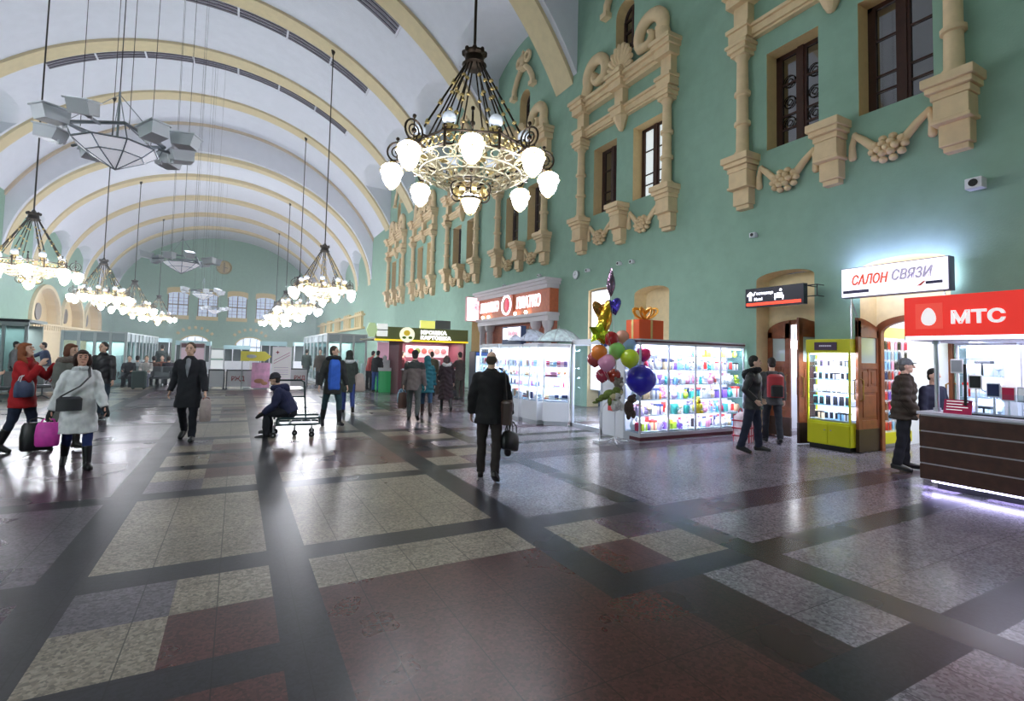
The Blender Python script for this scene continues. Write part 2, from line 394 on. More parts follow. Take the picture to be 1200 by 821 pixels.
arch_rib(n_, 47.78, .28, rz, vz, mat('thin_rib', '#cdb9a0', .85)); n_ += 1
for y in FRIBS: arch_rib(n_, y, 1.0, lambda x: fz(x, 12.8, 9.8), fz, rib_m); n_ += 1
mb = MB()                                    # flat strip of the last near bay at the wall
# ---- louvred vents on the vault
vd = mat('vent_dark', '#5b5360', .6); vf = mat('vent_frame', '#d8d8e2', .7)
for k, (y, w, nm) in enumerate(((22.65, 'nearest the big chandelier', 0), (29.3, 'over the hanging lamp rig', 0), (35.95, 'farthest down the vault', 0))):
    t = thing('ceiling_vent', 'dark louvred vent curving across the white vault, '+w, 'vent', (XC, y+1.25, 19.9), group='curved vents on the vault')
    A = rad(34.5); ns = 7; p = MB(); fr = MB()
    def pt(a, r, dy): return (r*math.sin(a), dy, ZC-19.9+r*math.cos(a))
    for j in range(4):
        for i in range(42):
            a0, a1 = -A+2*A*i/42, -A+2*A*(i+1)/42; y0 = -.52+j*.27; y1 = y0+.2
            q = [pt(a0, RV-.05, y0), pt(a1, RV-.05, y0), pt(a1, RV-.02, y1), pt(a0, RV-.02, y1)]; r_ = [pt(a0, RV-.005, y0), pt(a1, RV-.005, y0), pt(a1, RV, y1), pt(a0, RV, y1)]
            p.add(q+r_, [(0, 1, 2, 3), (0, 1, 5, 4), (3, 2, 6, 7)])
    for i in range(ns+1):
        a = -A+2*A*i/ns
        fr.box(-.05, .05, -.58, .56, -.05, .05, Matrix.Translation(pt(a, RV-.05, 0)) @ Matrix.Rotation(a, 4, 'Y'))
    p.build('louvre_panel', vd, t, 40); fr.build('frame', vf, t)
# ---- window surrounds on the right wall (one bay, copied)
def BX(mb, u0, u1, z0, z1, d, c=0): mb.box(-d, .03, u0, u1, z0, z1, c=c)
def surround_parts(root):
    for u in (-2.08, 0, 2.08):
        c = MB(); k = .9 if u == 0 else 1
        BX(c, u-.37*k, u+.37*k, 6.52, 6.68, .52); BX(c, u-.33*k, u+.33*k, 6.42, 6.52, .46); BX(c, u-.28*k, u+.28*k, 6.3, 6.42, .38)
        BX(c, u-.25*k, u+.25*k, 5.95, 6.3, .36); BX(c, u-.28*k, u+.28*k, 5.88, 5.95, .39); BX(c, u-.22*k, u+.22*k, 5.5, 5.88, .24); BX(c, u-.18*k, u+.18*k, 5.4, 5.5, .18)
        c.build('corbel', cream_m, root, bev=.02)
    for u in (-2.08, 2.08):
        c = MB(); x = -.17
        c.lathe([(.2, 6.68), (.2, 6.78), (.15, 6.84), (.14, 7.45), (.19, 7.47), (.19, 7.55), (.14, 7.57), (.135, 8.2), (.19, 8.22), (.19, 8.3), (.14, 8.32), (.13, 9.1), (.17, 9.15), (.17, 9.2)], 12, (x, u, 0))
        c.build('pilaster', cream_m, root, 40)
        c = MB(); BX(c, u-.2, u+.2, 9.2, 9.3, .36); BX(c, u-.26, u+.26, 9.3, 9.42, .42); BX(c, u-.3, u+.3, 9.42, 9.5, .46); c.build('capital', cream_m, root, bev=.015)
    c = MB(); BX(c, -2.3, 2.3, 9.62, 9.8, .2); BX(c, -2.34, 2.34, 9.8, 9.88, .26); BX(c, -2.3, 2.3, 9.56, 9.62, .14)
    for u in (-2.08, 0, 2.08): BX(c, u-.27, u+.27, 9.58, 9.82, .36); BX(c, u-.31, u+.31, 9.82, 9.92, .42)
    c.build('architrave', cream_m, root, bev=.012)
    c = MB(); c.lathe([(0, 9.1), (.08, 9.14), (.16, 9.3), (.24, 9.5), (.27, 9.56), (.27, 9.6)], 8, (-.1, 0, 0)); c.build('pendant', cream_m, root)
    for u in (-2.08, 0, 2.08): c = MB(); BX(c, u-.2, u+.2, 9.9, 10.5, .24); c.build('post', cream_m, root, bev=.012)
    c = MB(); BX(c, -2.3, 2.3, 10.5, 10.62, .22); BX(c, -2.34, 2.34, 10.62, 10.78, .3); BX(c, -2.4, 2.4, 10.78, 10.9, .4)
    for u in (-2.08, 0, 2.08): BX(c, u-.3, u+.3, 10.48, 10.72, .42); BX(c, u-.36, u+.36, 10.72, 10.86, .5); BX(c, u-.4, u+.4, 10.86, 10.98, .56)
    c.build('cornice', cream_m, root, bev=.012)
    for s_ in (-1, 1):                      # curled broken pediment
        c = MB(); P = []
        for i in range(8): P.append((-.12, s_*(1.98-.03*i), 10.95+.09*i))
        for i in range(15): a = rad(-10+i*16); P.append((-.12, s_*(1.33+.52*math.cos(a)), 11.68+.52*math.sin(a)))
        for i in range(8): a = rad(230+i*26); r = .3-.025*i; P.append((-.13, s_*(1.25+r*math.cos(a)), 11.6+r*math.sin(a)))
        rr = [.2+.004*i for i in range(8)]+[.24-.006*i for i in range(15)]+[.12-.006*i for i in range(8)]
        c.tube(P, rr, 10, side=(1, 0, 0), ry=None) if False else c.tube(P, [.16]*len(P), 10, side=(1, 0, 0), ry=[.27-.004*i for i in range(23)]+[.15-.01*i for i in range(8)])
        c.build('scroll', cream_m, root, 50)
    c = MB(); n = 13                        # shell
    for i in range(n):
        a = rad(-25+230*i/(n-1)); L_ = .72-.1*abs(i-6)/6
        c.tube([(-.1, 0, 11.15), (-.22, .5*L_*math.cos(a), 11.15+.55*L_*math.sin(a)), (-.2, L_*math.cos(a)*.82, 11.22+L_*math.sin(a))], [.03, .07, .1], 6, dome=True)
    c.ball((-.2, 0, 11.15), (.18, .2, .16), 10, 6); BX(c, -.4, .4, 10.95, 11.08, .3); c.build('shell', cream_m, root, 50)
    for s_ in (-1, 1):                      # garlands
        c = MB(); cu = s_*1.04
        for e in (-1, 1):
            c.tube([(-.06, cu+e*.62, 6.3), (-.08, cu+e*.45, 6.14), (-.09, cu+e*.25, 5.92), (-.1, cu, 5.78)], [.06, .075, .085, .09], 8, side=(1, 0, 0), dome=True)
            c.tube([(-.05, cu+e*.62, 6.33), (-.06, cu+e*.67, 6.1), (-.05, cu+e*.67, 5.86)], [.05, .06, .075], 8, side=(1, 0, 0), dome=True)
        for i in range(17):
            a = i*2.4; r = .0 if i == 0 else .13 if i < 7 else .25; a = i*PI/3 if i < 7 else i*PI/5; c.ball((-.2 if i < 7 else -.13, cu+r*1.1*math.cos(a), 5.82+r*.85*math.sin(a)), (.09, .075, .065), 8, 6)
        c.build('garland', cream_m, root, 50)
    c = MB()                                # hood over the arched window
    for s_ in (-1, 1):
        c.tube([(-.1, s_*.85, 13.55), (-.12, s_*.8, 13.85), (-.12, s_*.5, 14.3), (-.12, s_*.22, 14.55)], .13, 8, side=(1, 0, 0)); BX(c, s_*.85-.16, s_*.85+.16, 13.4, 13.58, .26)
        c.torus((-.12, s_*.36, 14.95), .2, .09, 14, 6, 'x')
    c.lathe([(.14, 14.45), (.2, 14.55), (.12, 14.7), (.2, 14.9), (.14, 15.1), (.05, 15.25), (.08, 15.3), (0, 15.4)], 8, (-.14, 0, 0)); c.build('hood_ornament', cream_m, root, 50)
glassdark = mat('dark_window_glass', '#0d0f10', .04, spec=1); glassdark.node_tree.nodes['Principled BSDF'].inputs['IOR'].default_value = 2.2
glasslit = mat('lit_window_glass', '#cfd6d8', .3, emit=.9)
def pane_window(root, u0, u1, z0, z1, lit, lattice):
    fr = MB(); d = .42; x0, x1 = d-.05, d+.05; c = (u0+u1)/2
    fr.box(x0, x1, u0, u0+.09, z0, z1); fr.box(x0, x1, u1-.09, u1, z0, z1); fr.box(x0, x1, u0, u1, z0, z0+.09); fr.box(x0, x1, u0, u1, z1-.09, z1); fr.box(x0-.03, x1, c-.07, c+.07, z0, z1)
    for s_ in (-1, 1):
        a, b = (u0+.09, c-.07) if s_ < 0 else (c+.07, u1-.09); fr.box(x0, x1, a, a+.05, z0+.09, z1-.09); fr.box(x0, x1, b-.05, b, z0+.09, z1-.09)
        for k in (.22, .36, .68): fr.box(x0+.01, x1, a, b, z0+(z1-z0)*k-.018, z0+(z1-z0)*k+.018)
    fr.build('frame', dwood_m, root)
    p = MB(); p.box(d-.005, d+.02, u0+.05, u1-.05, z0+.05, z1-.05); p.build('pane', glasslit if lit else glassdark, root)
    if lattice:
        l = MB()
        for s_ in (-1, 1):
            cc = c+s_*.3
            for k in range(3): l.torus((d-.03, cc, z0+.65+k*.5), .14, .012, 14, 5, 'x'); l.torus((d-.03, cc, z0+.65+k*.5), .07, .01, 10, 5, 'x')
        l.build('lattice', bronze, root)
def reveal(root, u0, u1, z0, z1, arch=0):
    mb = MB(); c = (u0+u1)/2; w = (u1-u0)/2
    pr = [(u1, z0)]+([(c+w*math.cos(t), z1-arch+arch*math.sin(t)) for t in [PI*k/12 for k in range(13)]] if arch else [(u1, z1), (u0, z1)])+[(u0, z0)]
    pr.append(pr[0])
    for k in range(len(pr)-1): mb.quad((0, *pr[k]), (0, *pr[k+1]), (.5, *pr[k+1]), (.5, *pr[k]))
    pts = pr[:-1]; mb.add([(.5, *p) for p in pts], [tuple(range(len(pts)))])
    mb.build('reveal', mat('reveal_cream', '#e0c795', .85, var=.04), root)
wn = 1; proto = None
for k, yc in enumerate(BAYS):
    if proto is None:
        proto = struct(f'trim_{30+k}'); surround_parts(proto); t = proto
    else: t = copy_tree(proto); t.name = f'trim_{30+k}'
    t.location = (XR, yc, 0); t['label'] = 'cream stucco window surround with scrolled pediment and garlands'
    for i, (a, b) in enumerate(((-1.72, -.47), (.33, 1.55))):
        w = struct(f'window_{wn}'); wn += 1; w.location = (XR, yc, 0); w['label'] = 'brown framed window set deep in a cream reveal'
        reveal(w, a, b, 6.7, 9.05); pane_window(w, a, b, 6.7, 9.05, k in (3, 6) and i == 0, k == 2 and i == 1)
    w = struct(f'window_{wn}'); wn += 1; w.location = (XR, yc, 0); w['label'] = 'narrow round-headed window high in the green wall'
    reveal(w, -.45, .45, 11.75, 13.6, .45); fr = MB()
    fr.box(.35, .42, -.45, -.37, 11.75, 13.15); fr.box(.35, .42, .37, .45, 11.75, 13.15); fr.box(.33, .42, -.04, .04, 11.75, 13.55); fr.box(.35, .42, -.45, .45, 11.75, 11.85)
    for z in (12.3, 12.75, 13.15): fr.box(.35, .42, -.45, .45, z-.025, z+.025)
    fr.torus((.38, 0, 13.15), .41, .04, 12, 6, 'x', a0=0, a1=PI); fr.build('frame', dwood_m, w)
    p = MB(); p.box(.4, .43, -.44, .44, 11.76, 13.5); p.build('pane', glassdark, w)
# ---- end wall
daylit = mat('frosted_end_pane', '#b9c6dc', .3, emit=.55, ecol='#aebcd8')
ochre = mat('ochre_trim', '#d2bb80', .7)
for k, c in enumerate((-7.6, -4.0, -.25, 3.45)):
    w = struct(f'window_{wn}'); wn += 1; w.location = (c, YE, 0); w['label'] = 'small-paned window with ochre surround in the end wall'
    s = MB(); s.box(-1.35, 1.35, -.2, .1, 5.75, 6.3); s.prism([(-1.35, 9.15), (-1.35, 10.0)]+[(1.35*math.cos(t), 10.0+.25*math.sin(t)) for t in [PI*i/10 for i in range(10, -1, -1)]]+[(1.35, 9.15), (1.25, 9.2)]+[(1.25*math.cos(t), 9.2+.35*math.sin(t)) for t in [PI*i/10 for i in range(11)]]+[(-1.25, 9.2)], (0, -.18, 0), (1, 0, 0), (0, 0, 1), (0, .3, 0))
    s.build('surround', ochre, w)
    f = MB(); f.box(-.07, .07, .1, .2, 6.3, 9.5); f.box(-1.25, 1.25, .1, .2, 7.75, 7.9)
    for x in (-1.25, 1.13): f.box(x, x+.12, .1, .2, 6.3, 9.2)
    for x in (-.65, .65): f.box(x-.025, x+.025, .12, .2, 6.3, 9.4)
    for z in (6.8, 7.3, 8.3, 8.75): f.box(-1.25, 1.25, .12, .2, z-.02, z+.02)
    f.build('frame', mat('olive_wood', '#6d5a35', .5), w); p = MB(); p.box(-1.25, 1.25, .2, .25, 6.3, 9.55); p.build('pane', daylit, w)
for k, c in enumerate((-5.35, 1.65)):
    d = struct(f'door_{k+8}'); d.location = (c, YE, 0); d['label'] = 'wide arched glazed doorway in the end wall'
    s = MB(); P = [(1.85*math.cos(t), 2.1+1.3*math.sin(t)) for t in [PI*i/18 for i in range(19)]]
    s.prism(P+[(x*1.1, 2.1+(z-2.1)*1.14) for x, z in P[::-1]], (0, -.15, 0), (1, 0, 0), (0, 0, 1), (0, .3, 0)); s.build('surround', ochre, d)
    p = MB(); p.box(-1.9, 1.9, .35, .4, 0, 3.5); p.build('pane', mat('bright_door_glass', '#d9e4f2', .2, emit=1.0, ecol='#cfdcf0'), d)
    f = MB()
    for x in (-1.8, -.9, 0, .9, 1.8): f.box(x-.04, x+.04, .2, .3, 0, 3.3)
    f.box(-1.85, 1.85, .2, .3, 1.95, 2.1); f.build('frame', mat('dark_door_frame', '#3a3f42', .5), d)
    for i in range(7):
        a = rad(42+16*i); b = MB(); b.box(-.17, .17, -.1, .05, -.2, .2, Matrix.Translation((2.75*math.cos(a), 0, 2.1+2.55*math.sin(a))) @ Matrix.Rotation(PI/2-a, 4, 'Y')); b.build('keystone_block', ochre, d, bev=.03)
t = thing('wall_clock', 'large round gilt clock high on the green end wall', 'clock', (-2.2, YE, 13.6))
c = MB(); c.torus((0, -.12, 0), .9, .12, 28, 8, 'y'); c.build('rim', gold, t, True)
c = MB(); c.cyl((0, 0, 0), (0, -.1, 0), .85, n=28); c.build('face', mat('clock_tan', '#b59a5e', .5), t)
c = MB(); c.box(-.05, .05, -.16, -.11, -.75, .75); c.box(-.04, .04, -.17, -.12, 0, .5, Matrix.Rotation(rad(100), 4, 'Y')); c.build('hand', mat('clock_hand', '#4a3618', .5), t)
# ---- left wall niches and ledge, right wall frieze
for k, h in enumerate(LN):
    w = struct(f'trim_{50+k}', 'cream arched niche with a small round window in the side wall'); c = (h[0]+h[1])/2
    mb = MB(); wd = (h[1]-h[0])/2; P = [(c+wd*math.cos(t), 4.0+2.6*math.sin(t)) for t in [PI*i/18 for i in range(19)]]
    P = [(h[1], 3.5)]+P+[(h[0], 3.5)]
    for i in range(len(P)-1): mb.quad((XL, *P[i]), (XL, *P[i+1]), (XL-.7, *P[i+1]), (XL-.7, *P[i]))
    mb.add([(XL-.7, *p) for p in P], [tuple(range(len(P)))]); mb.build('recess', mat('niche_ochre', '#dcc594', .8), w)
    mb = MB(); mb.prism(P+[(c+(y-c)*1.12, 3.5+(z-3.5)*1.1) for y, z in P[::-1]], (XL-.05, 0, 0), (0, 1, 0), (0, 0, 1), (.3, 0, 0)); mb.build('surround', rib_m, w)
    mb = MB(); mb.cyl((XL-.69, c+.8, 4.6), (XL-.6, c+.8, 4.6), .75, n=18); mb.build('round_window', mat('niche_dark_window', '#5b5148', .3), w)
mb = MB(); mb.box(XL-.05, XL+.5, 53.5, 80, 2.7, 2.95); mb.box(XL-.05, XL+.5, 53.5, 80, 3.35, 3.5); mb.box(XL-.05, XL+.4, 53.6, 79.9, 0, 2.7)
for i in range(44): mb.box(XL+.1, XL+.4, 53.8+i*.6, 54.1+i*.6, 2.95, 3.35)
sbuild(mb, 'trim_55', rib_m, label='cream balustraded ledge under the arched niches')
mb = MB(); mb.box(XR-.35, XR+.05, 50, 81, 4.0, 4.2); mb.box(XR-.35, XR+.05, 50, 81, 5.3, 5.5)
for i in range(5):
    for j in range(4): mb.box(XR-.25, XR+.05, 50.8+i*6.2+j*.9, 51.3+i*6.2+j*.9, 4.2, 5.75)
sbuild(mb, 'trim_56', ochre, label='ochre moulded frieze on the far side wall')
for y, wdt in ((49.6, .5), (57.5, .5), (65, .5)):
    pass
# ================================================================ chandeliers
opal_on = mat('lit_opal_glass', '#f4f6ff', .3, emit=SHADE_E, ecol='#f1f4ff')
opal_off = mat('opal_globe', '#d5dbe4', .25, emit=.25, ecol='#dfe8f5')  # unlit globes, with a faint glow put into the material
ivory = mat('ivory_enamel', '#b0a685', .5); opal_near = mat('lit_opal_glass_near', '#f4f6ff', .3, emit=SHADE_NEAR, ecol='#f1f4ff')
def ngon(r, n=8, off=PI/8): return [(r*math.cos(2*PI*i/n+off), r*math.sin(2*PI*i/n+off)) for i in range(n)]
def make_chandelier():
    t = thing('chandelier', '', 'chandelier')
    a = MB(); a.lathe([(.03, 2.0), (.2, 2.02), (.26, 2.08), (.2, 2.14), (.19, 2.26), (.24, 2.3), (.24, 2.34), (.1, 2.4), (.04, 2.5)], 16)
    for i in range(8): a.ball((.22*math.cos(i*PI/4), .22*math.sin(i*PI/4), 2.33), (.05, .05, .07), 6, 5)
    a.build('crown', bronze, t, 40)
    a = MB(); a.cyl((0, 0, 2.4), (0, 0, 13.0), .028, n=8); a.build('hanging_rod', bronze, t)
    for i in range(8):
        a0 = 2*PI*i/8+PI/8; a = MB(); a.cur = 0
        for s_ in (-1, 1):
            p0 = Vector((.17*math.cos(a0+s_*.2), .17*math.sin(a0+s_*.2), 2.1)); p1 = Vector((1.24*math.cos(a0+s_*.075), 1.24*math.sin(a0+s_*.075), .16)); a.cur = 0
            a.mi and None
            n0 = len(a.f); a.tube([p0, p1], .018, 6); a.mi[n0:] = [0]*(len(a.f)-n0)
            for k in (.25, .5, .74): n0 = len(a.f); a.ball(p0.lerp(p1, k+s_*.03), (.048, .048, .04), 8, 5); a.mi[n0:] = [1]*(len(a.f)-n0)
        a.build('suspension_rod', [bronze, gold], t)
    a = MB()
    for r, z, h in ((1.29, .16, .022), (1.29, -.1, .022)):
        P = [(x, y, z) for x, y in ngon(r)]; a.tube(P+[P[0], P[1]], h, 6, cap=False)
    for x, y in ngon(1.29): a.cyl((x, y, -.14), (x, y, .22), .03, n=6); a.ball((x, y, .24), .04, 6, 5)
    a.build('ring_rail', bronze, t)
    for i in range(8):                      # pierced panel of the ring
        p, q = Vector((*ngon(1.28)[i], 0)), Vector((*ngon(1.28)[(i+1) % 8], 0)); a = MB(); d = (q-p).normalized(); n = d.cross(Vector((0, 0, 1)))
        M = Matrix(((d.x, n.x, 0, p.x), (d.y, n.y, 0, p.y), (d.z, n.z, 1, 0), (0, 0, 0, 1))); L_ = (q-p).length
        for k in range(6): a.torus((L_*(k+.5)/6, 0, .03), .072, .013, 12, 4, 'y', M)
        for k in range(5): a.ball((L_*(k+1)/6, 0, .03), .03, 6, 4, M)
        a.build('filigree_panel', gold, t)
    a = MB()                                # pierced basket below
    def prof(u): return 1.26-.9*u, -.1-.36*math.sin(u*PI/2)
    for i in range(32):
        b = 2*PI*i/32; a.tube([(prof(u)[0]*math.cos(b+.14*math.sin(u*9+i % 2*PI)), prof(u)[0]*math.sin(b+.14*math.sin(u*9+i % 2*PI)), prof(u)[1]) for u in np.linspace(0, 1, 8)], .016, 4)
    for u in (.02, .25, .5, .75, 1): a.torus((0, 0, prof(u)[1]), prof(u)[0], .022, 32, 5)
    for u, n, r in ((.13, 24, .09), (.38, 16, .11), (.63, 12, .1)):
        for i in range(n):
            b = 2*PI*(i+.5)/n; M = Matrix.Rotation(b, 4, 'Z') @ Matrix.Translation((prof(u)[0], 0, prof(u)[1])) @ Matrix.Rotation(rad(-22-30*u), 4, 'Y'); a.torus((0, 0, 0), r, .015, 10, 4, 'z', M)
    a.build('basket', ivory, t)
    for i in range(8):
        b = 2*PI*i/8+.2; a = MB(); a.ball((.95*math.cos(b), .95*math.sin(b), -.27), (.09, .09, .03), 6, 4); a.build('gilt_leaf', gold, t); a = MB(); a.ball((.3*math.cos(b), .3*math.sin(b), -.62), (.07, .07, .12), 6, 5); a.build('gilt_leaf', gold, t)
    a = MB()
    for i in range(6):
        b = 2*PI*i/6; M = Matrix.Rotation(b, 4, 'Z'); a.torus((.3, 0, -.58), .16, .016, 14, 5, 'y', M, a0=-2.2, a1=2.2); a.tube([(.32, 0, -.44), (.12, 0, -.5), (.1, 0, -.75)], .016, 5, M=M)
    a.torus((0, 0, -.72), .2, .02, 18, 5); a.build('scroll_basket', bronze, t)
    a = MB(); a.lathe([(.05, -.62), (.17, -.66), (.19, -.74), (.15, -.86), (.09, -.95), (.03, -1.0), (0, -1.02)], 14); sh = a.build('bottom_shade', opal_on, t, 40)
    a = MB(); a.torus((0, 0, -.75), .2, .015, 16, 5)
    for i in range(8): b = PI*i/4; a.tube([(.2*math.cos(b), .2*math.sin(b), -.75), (.12*math.cos(b), .12*math.sin(b), -.95), (0, 0, -1.06)], .01, 4)
    a.build('shade_cage', gold, sh)
    for i in range(8):                      # bracket with a hanging shade
        b = 2*PI*i/8; M = Matrix.Rotation(b, 4, 'Z'); a = MB()
        a.torus((1.5, 0, .16), .2, .02, 18, 6, 'y', M); a.torus((1.5, 0, .16), .11, .015, 14, 5, 'y', M); a.tube([(1.2, 0, -.08), (1.38, 0, -.02), (1.62, 0, -.02), (1.66, 0, -.1)], .022, 6, M=M); a.tube([(1.2, 0, .16), (1.3, 0, .16)], .02, 5, M=M)
        a.cyl((1.5, 0, -.05), (1.5, 0, .42), .014, n=5, M=M); a.ball((1.5, 0, .43), .04, 6, 5, M)
        a.ball((1.5, 0, .16), .05, 8, 6, M); a.build('lamp_bracket', bronze, t)
        c = M @ Vector((1.6, 0, -.1))
        a = MB(); a.lathe([(.05, 0), (.15, -.02), (.2, -.07), (.225, -.14), (.21, -.2), (.185, -.24), (.17, -.33), (.13, -.41), (.06, -.48), (0, -.51)], 14, c); sh = a.build('lamp_shade', opal_on, t, 40)
        a = MB(); a.lathe([(.03, .06), (.09, .04), (.1, 0), (.06, -.02)], 10, c); a.torus(c-Vector((0, 0, .14)), .232, .016, 16, 5); a.torus(c-Vector((0, 0, .245)), .188, .012, 16, 5); [a.tube([c+Vector((r_*math.cos(q), r_*math.sin(q), z_)) for r_, z_ in ((.1, 0), (.205, -.065), (.236, -.14), (.195, -.24), (.14, -.41), (.03, -.52))], .008, 4) for q in [PI*v/3 for v in range(6)]]; a.build('shade_cap', gold, sh)
    for i in range(8):
        x, y = ngon(1.12)[i]; a = MB(); a.lathe([(.03, .1), (.05, .2), (.12, .24), (.13, .3), (.09, .32)], 10, (x, y, 0)); c = a.build('globe_cup', gold, t)
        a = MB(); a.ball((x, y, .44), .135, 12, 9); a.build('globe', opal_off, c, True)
    return t
CHS = [(4.05, 9.4, 5.62, 'great gilt chandelier hanging nearest, over the walkway by the ornate windows'), (4.0, 29.3, 5.15, 'chandelier on the shop side, next behind the great near chandelier'), (4.05, 42.6, 5.1, 'second chandelier beyond the great near one, shop side'),
       (4.0, 54.6, 5.2, 'third chandelier beyond the great near one, shop side'), (4.0, 69.4, 5.3, 'farthest and smallest chandelier on the shop side'), (-8.1, 29.3, 5.1, 'chandelier nearest on the waiting-seat side, cut by the picture edge'),
       (-8.1, 42.6, 5.1, 'second chandelier along the waiting-seat side'), (-8.15, 54.6, 5.15, 'third chandelier along the waiting-seat side'), (-8.05, 69.4, 5.2, 'farthest chandelier along the waiting-seat side'), (-8.1, 9.4, 5.6, 'chandelier opposite the great near one, beyond the picture edge'), (-8.1, -4.0, 5.6, 'unseen chandelier added behind the viewer for front light')]  # last one is unseen, added to light people from the front
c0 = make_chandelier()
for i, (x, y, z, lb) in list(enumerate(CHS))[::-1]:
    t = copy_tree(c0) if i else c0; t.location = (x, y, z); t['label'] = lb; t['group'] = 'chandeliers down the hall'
    r = math.atan2(-y, -x) if i == 0 else i*.2
    t.rotation_euler = (0, 0, r); ztop = (vz(x, RRIB) if y < YS else fz(x, 12.8, 9.8))
    if i in (0, 9):                     # shades of the dimmer near lamps
        for sh in [q for q in t.children if q.name.startswith(('lamp_shade', 'bottom_shade'))]: sh.data = sh.data.copy(); sh.data.materials[0] = opal_near
    rod = next(c for c in t.children if c.name.startswith('hanging_rod')); mb = MB(); mb.cyl((0, 0, 2.4), (0, 0, ztop-z+.06), .03, n=8); mb.lathe([(.03, ztop-z-.25), (.1, ztop-z-.1), (.12, ztop-z+.05)], 10)
    rod.data = mb.mesh('hanging_rod', bronze)
# ================================================================ hanging floodlight rigs
def make_rig():
    t = thing('floodlight_rig', '', 'light rig'); tr = mat('rig_grey', '#8f959b', .4, .6); wp = mat('rig_glow_panel', '#e9ecf4', .5, emit=.35, ecol='#f0f0ff')  # bowl panels glow faintly, painting in the bounce light from below
    a = MB(); n = 8; ra, rb = ngon(.62, n), ngon(.42, n)
    for i in range(n):
        j = (i+1) % n; a.quad((*ra[i], 0), (*ra[j], 0), (*rb[j], -.16), (*rb[i], -.16)); a.add([(*rb[i], -.16), (*rb[j], -.16), (0, 0, -.4)], [(0, 1, 2)])
        a.quad((*ra[i], .012), (*ra[j], .012), (*rb[j], -.14), (*rb[i], -.14)); a.add([(*rb[i], -.14), (*rb[j], -.14), (0, 0, -.37)], [(0, 1, 2)])
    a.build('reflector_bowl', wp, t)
    a = MB()
    for i in range(n):
        j = (i+1) % n; a.tube([(*ra[i], 0), (*rb[i], -.16), (0, 0, -.4)], .012, 5); a.cyl((*ra[i], 0), (*ra[j], 0), .016, n=5); a.cyl((*rb[i], -.16), (*rb[j], -.16), .012, n=5)
        x, y = ngon(.62, n)[i]; a.cyl((x, y, 0), (ngon(.7, 4, .3)[i//2][0], ngon(.7, 4, .3)[i//2][1], .22), .01, n=5)
    R1 = ngon(.7, 4, .3)
    for i in range(4): a.cyl((*R1[i], .22), (*R1[(i+1) % 4], .22), .03, n=6); a.cyl((*R1[i], .22), (0, 0, .95), .007, n=4)
    for i in range(3): b = .3+2*PI*i/3; a.cyl((.6*math.cos(b), .6*math.sin(b), .16), (1.05*math.cos(b), 1.05*math.sin(b), .12), .025, n=6)
    a.cyl((0, 0, .2), (0, 0, 1.0), .018, n=6); a.build('frame', tr, t)
    a = MB(); a.cyl((0, 0, .95), (0, 0, 13), .008, n=4)
    for b in (.4, 1.9, 3.5, 5.2): a.cyl((.5*math.cos(b), .5*math.sin(b), .2), (.55*math.cos(b), .55*math.sin(b), 13), .005, n=4)
    a.build('suspension_wire', mat('wire_grey', '#4a4448', .5, .5), t)
    for i, b in enumerate((.3, .95, 2.1, 2.7, 3.9, 4.5, 5.4, 5.9)):
        M = Matrix.Rotation(b, 4, 'Z') @ Matrix.Translation((.98+.14*(i % 2), 0, .12+.06*(i % 2))) @ Matrix.Rotation(rad(-10+14*(i % 3)), 4, 'Y')
        a = MB(); a.prism([(-.16, -.1), (.16, -.1), (.2, .1), (-.2, .1)], (0, -.14, 0), (1, 0, 0), (0, 0, 1), (0, .28, 0), M); a.box(-.22, .22, -.17, .17, .1, .125, M); a.box(-.2, -.16, -.03, .03, -.14, -.06, M)
        f = a.build('floodlight', mat('flood_white', '#dfe3ea', .4), t)
        a = MB(); a.box(-.17, .17, -.13, .13, .126, .13, M); a.build('lens', mat('flood_lens', '#e9f2ff', .2, emit=2.5), f)
    return t
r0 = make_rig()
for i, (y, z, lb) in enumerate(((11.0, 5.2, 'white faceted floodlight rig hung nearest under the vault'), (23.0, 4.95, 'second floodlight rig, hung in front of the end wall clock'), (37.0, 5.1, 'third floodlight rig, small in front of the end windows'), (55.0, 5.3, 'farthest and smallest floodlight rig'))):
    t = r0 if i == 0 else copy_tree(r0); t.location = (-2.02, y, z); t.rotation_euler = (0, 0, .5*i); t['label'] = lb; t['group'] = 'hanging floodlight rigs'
    top = (vz(-2) if y < YS else fz(-2))-z
    w = next(c for c in t.children if c.name.startswith('suspension_wire')); a = MB(); a.cyl((0, 0, .95), (0, 0, top), .008, n=4)
    for b in (.4, 1.9, 3.5, 5.2): a.cyl((.5*math.cos(b), .5*math.sin(b), .2), (.55*math.cos(b), .55*math.sin(b), top-.05), .005, n=4)
    w.data = a.mesh('suspension_wire', MATS['wire_grey'])
    for b in range(4): light('rig_flood', 'SPOT', (.9*math.cos(b*PI/2+.5), .9*math.sin(b*PI/2+.5), .5), RIG_W*(.06, .35, 1.0, 1.3)[i], (.8, .9, 1), .25, rot=Euler((PI-.5*math.sin(b*PI/2+.5)*-1, .5*math.cos(b*PI/2+.5), 0)), parent=t, spot=rad(150))
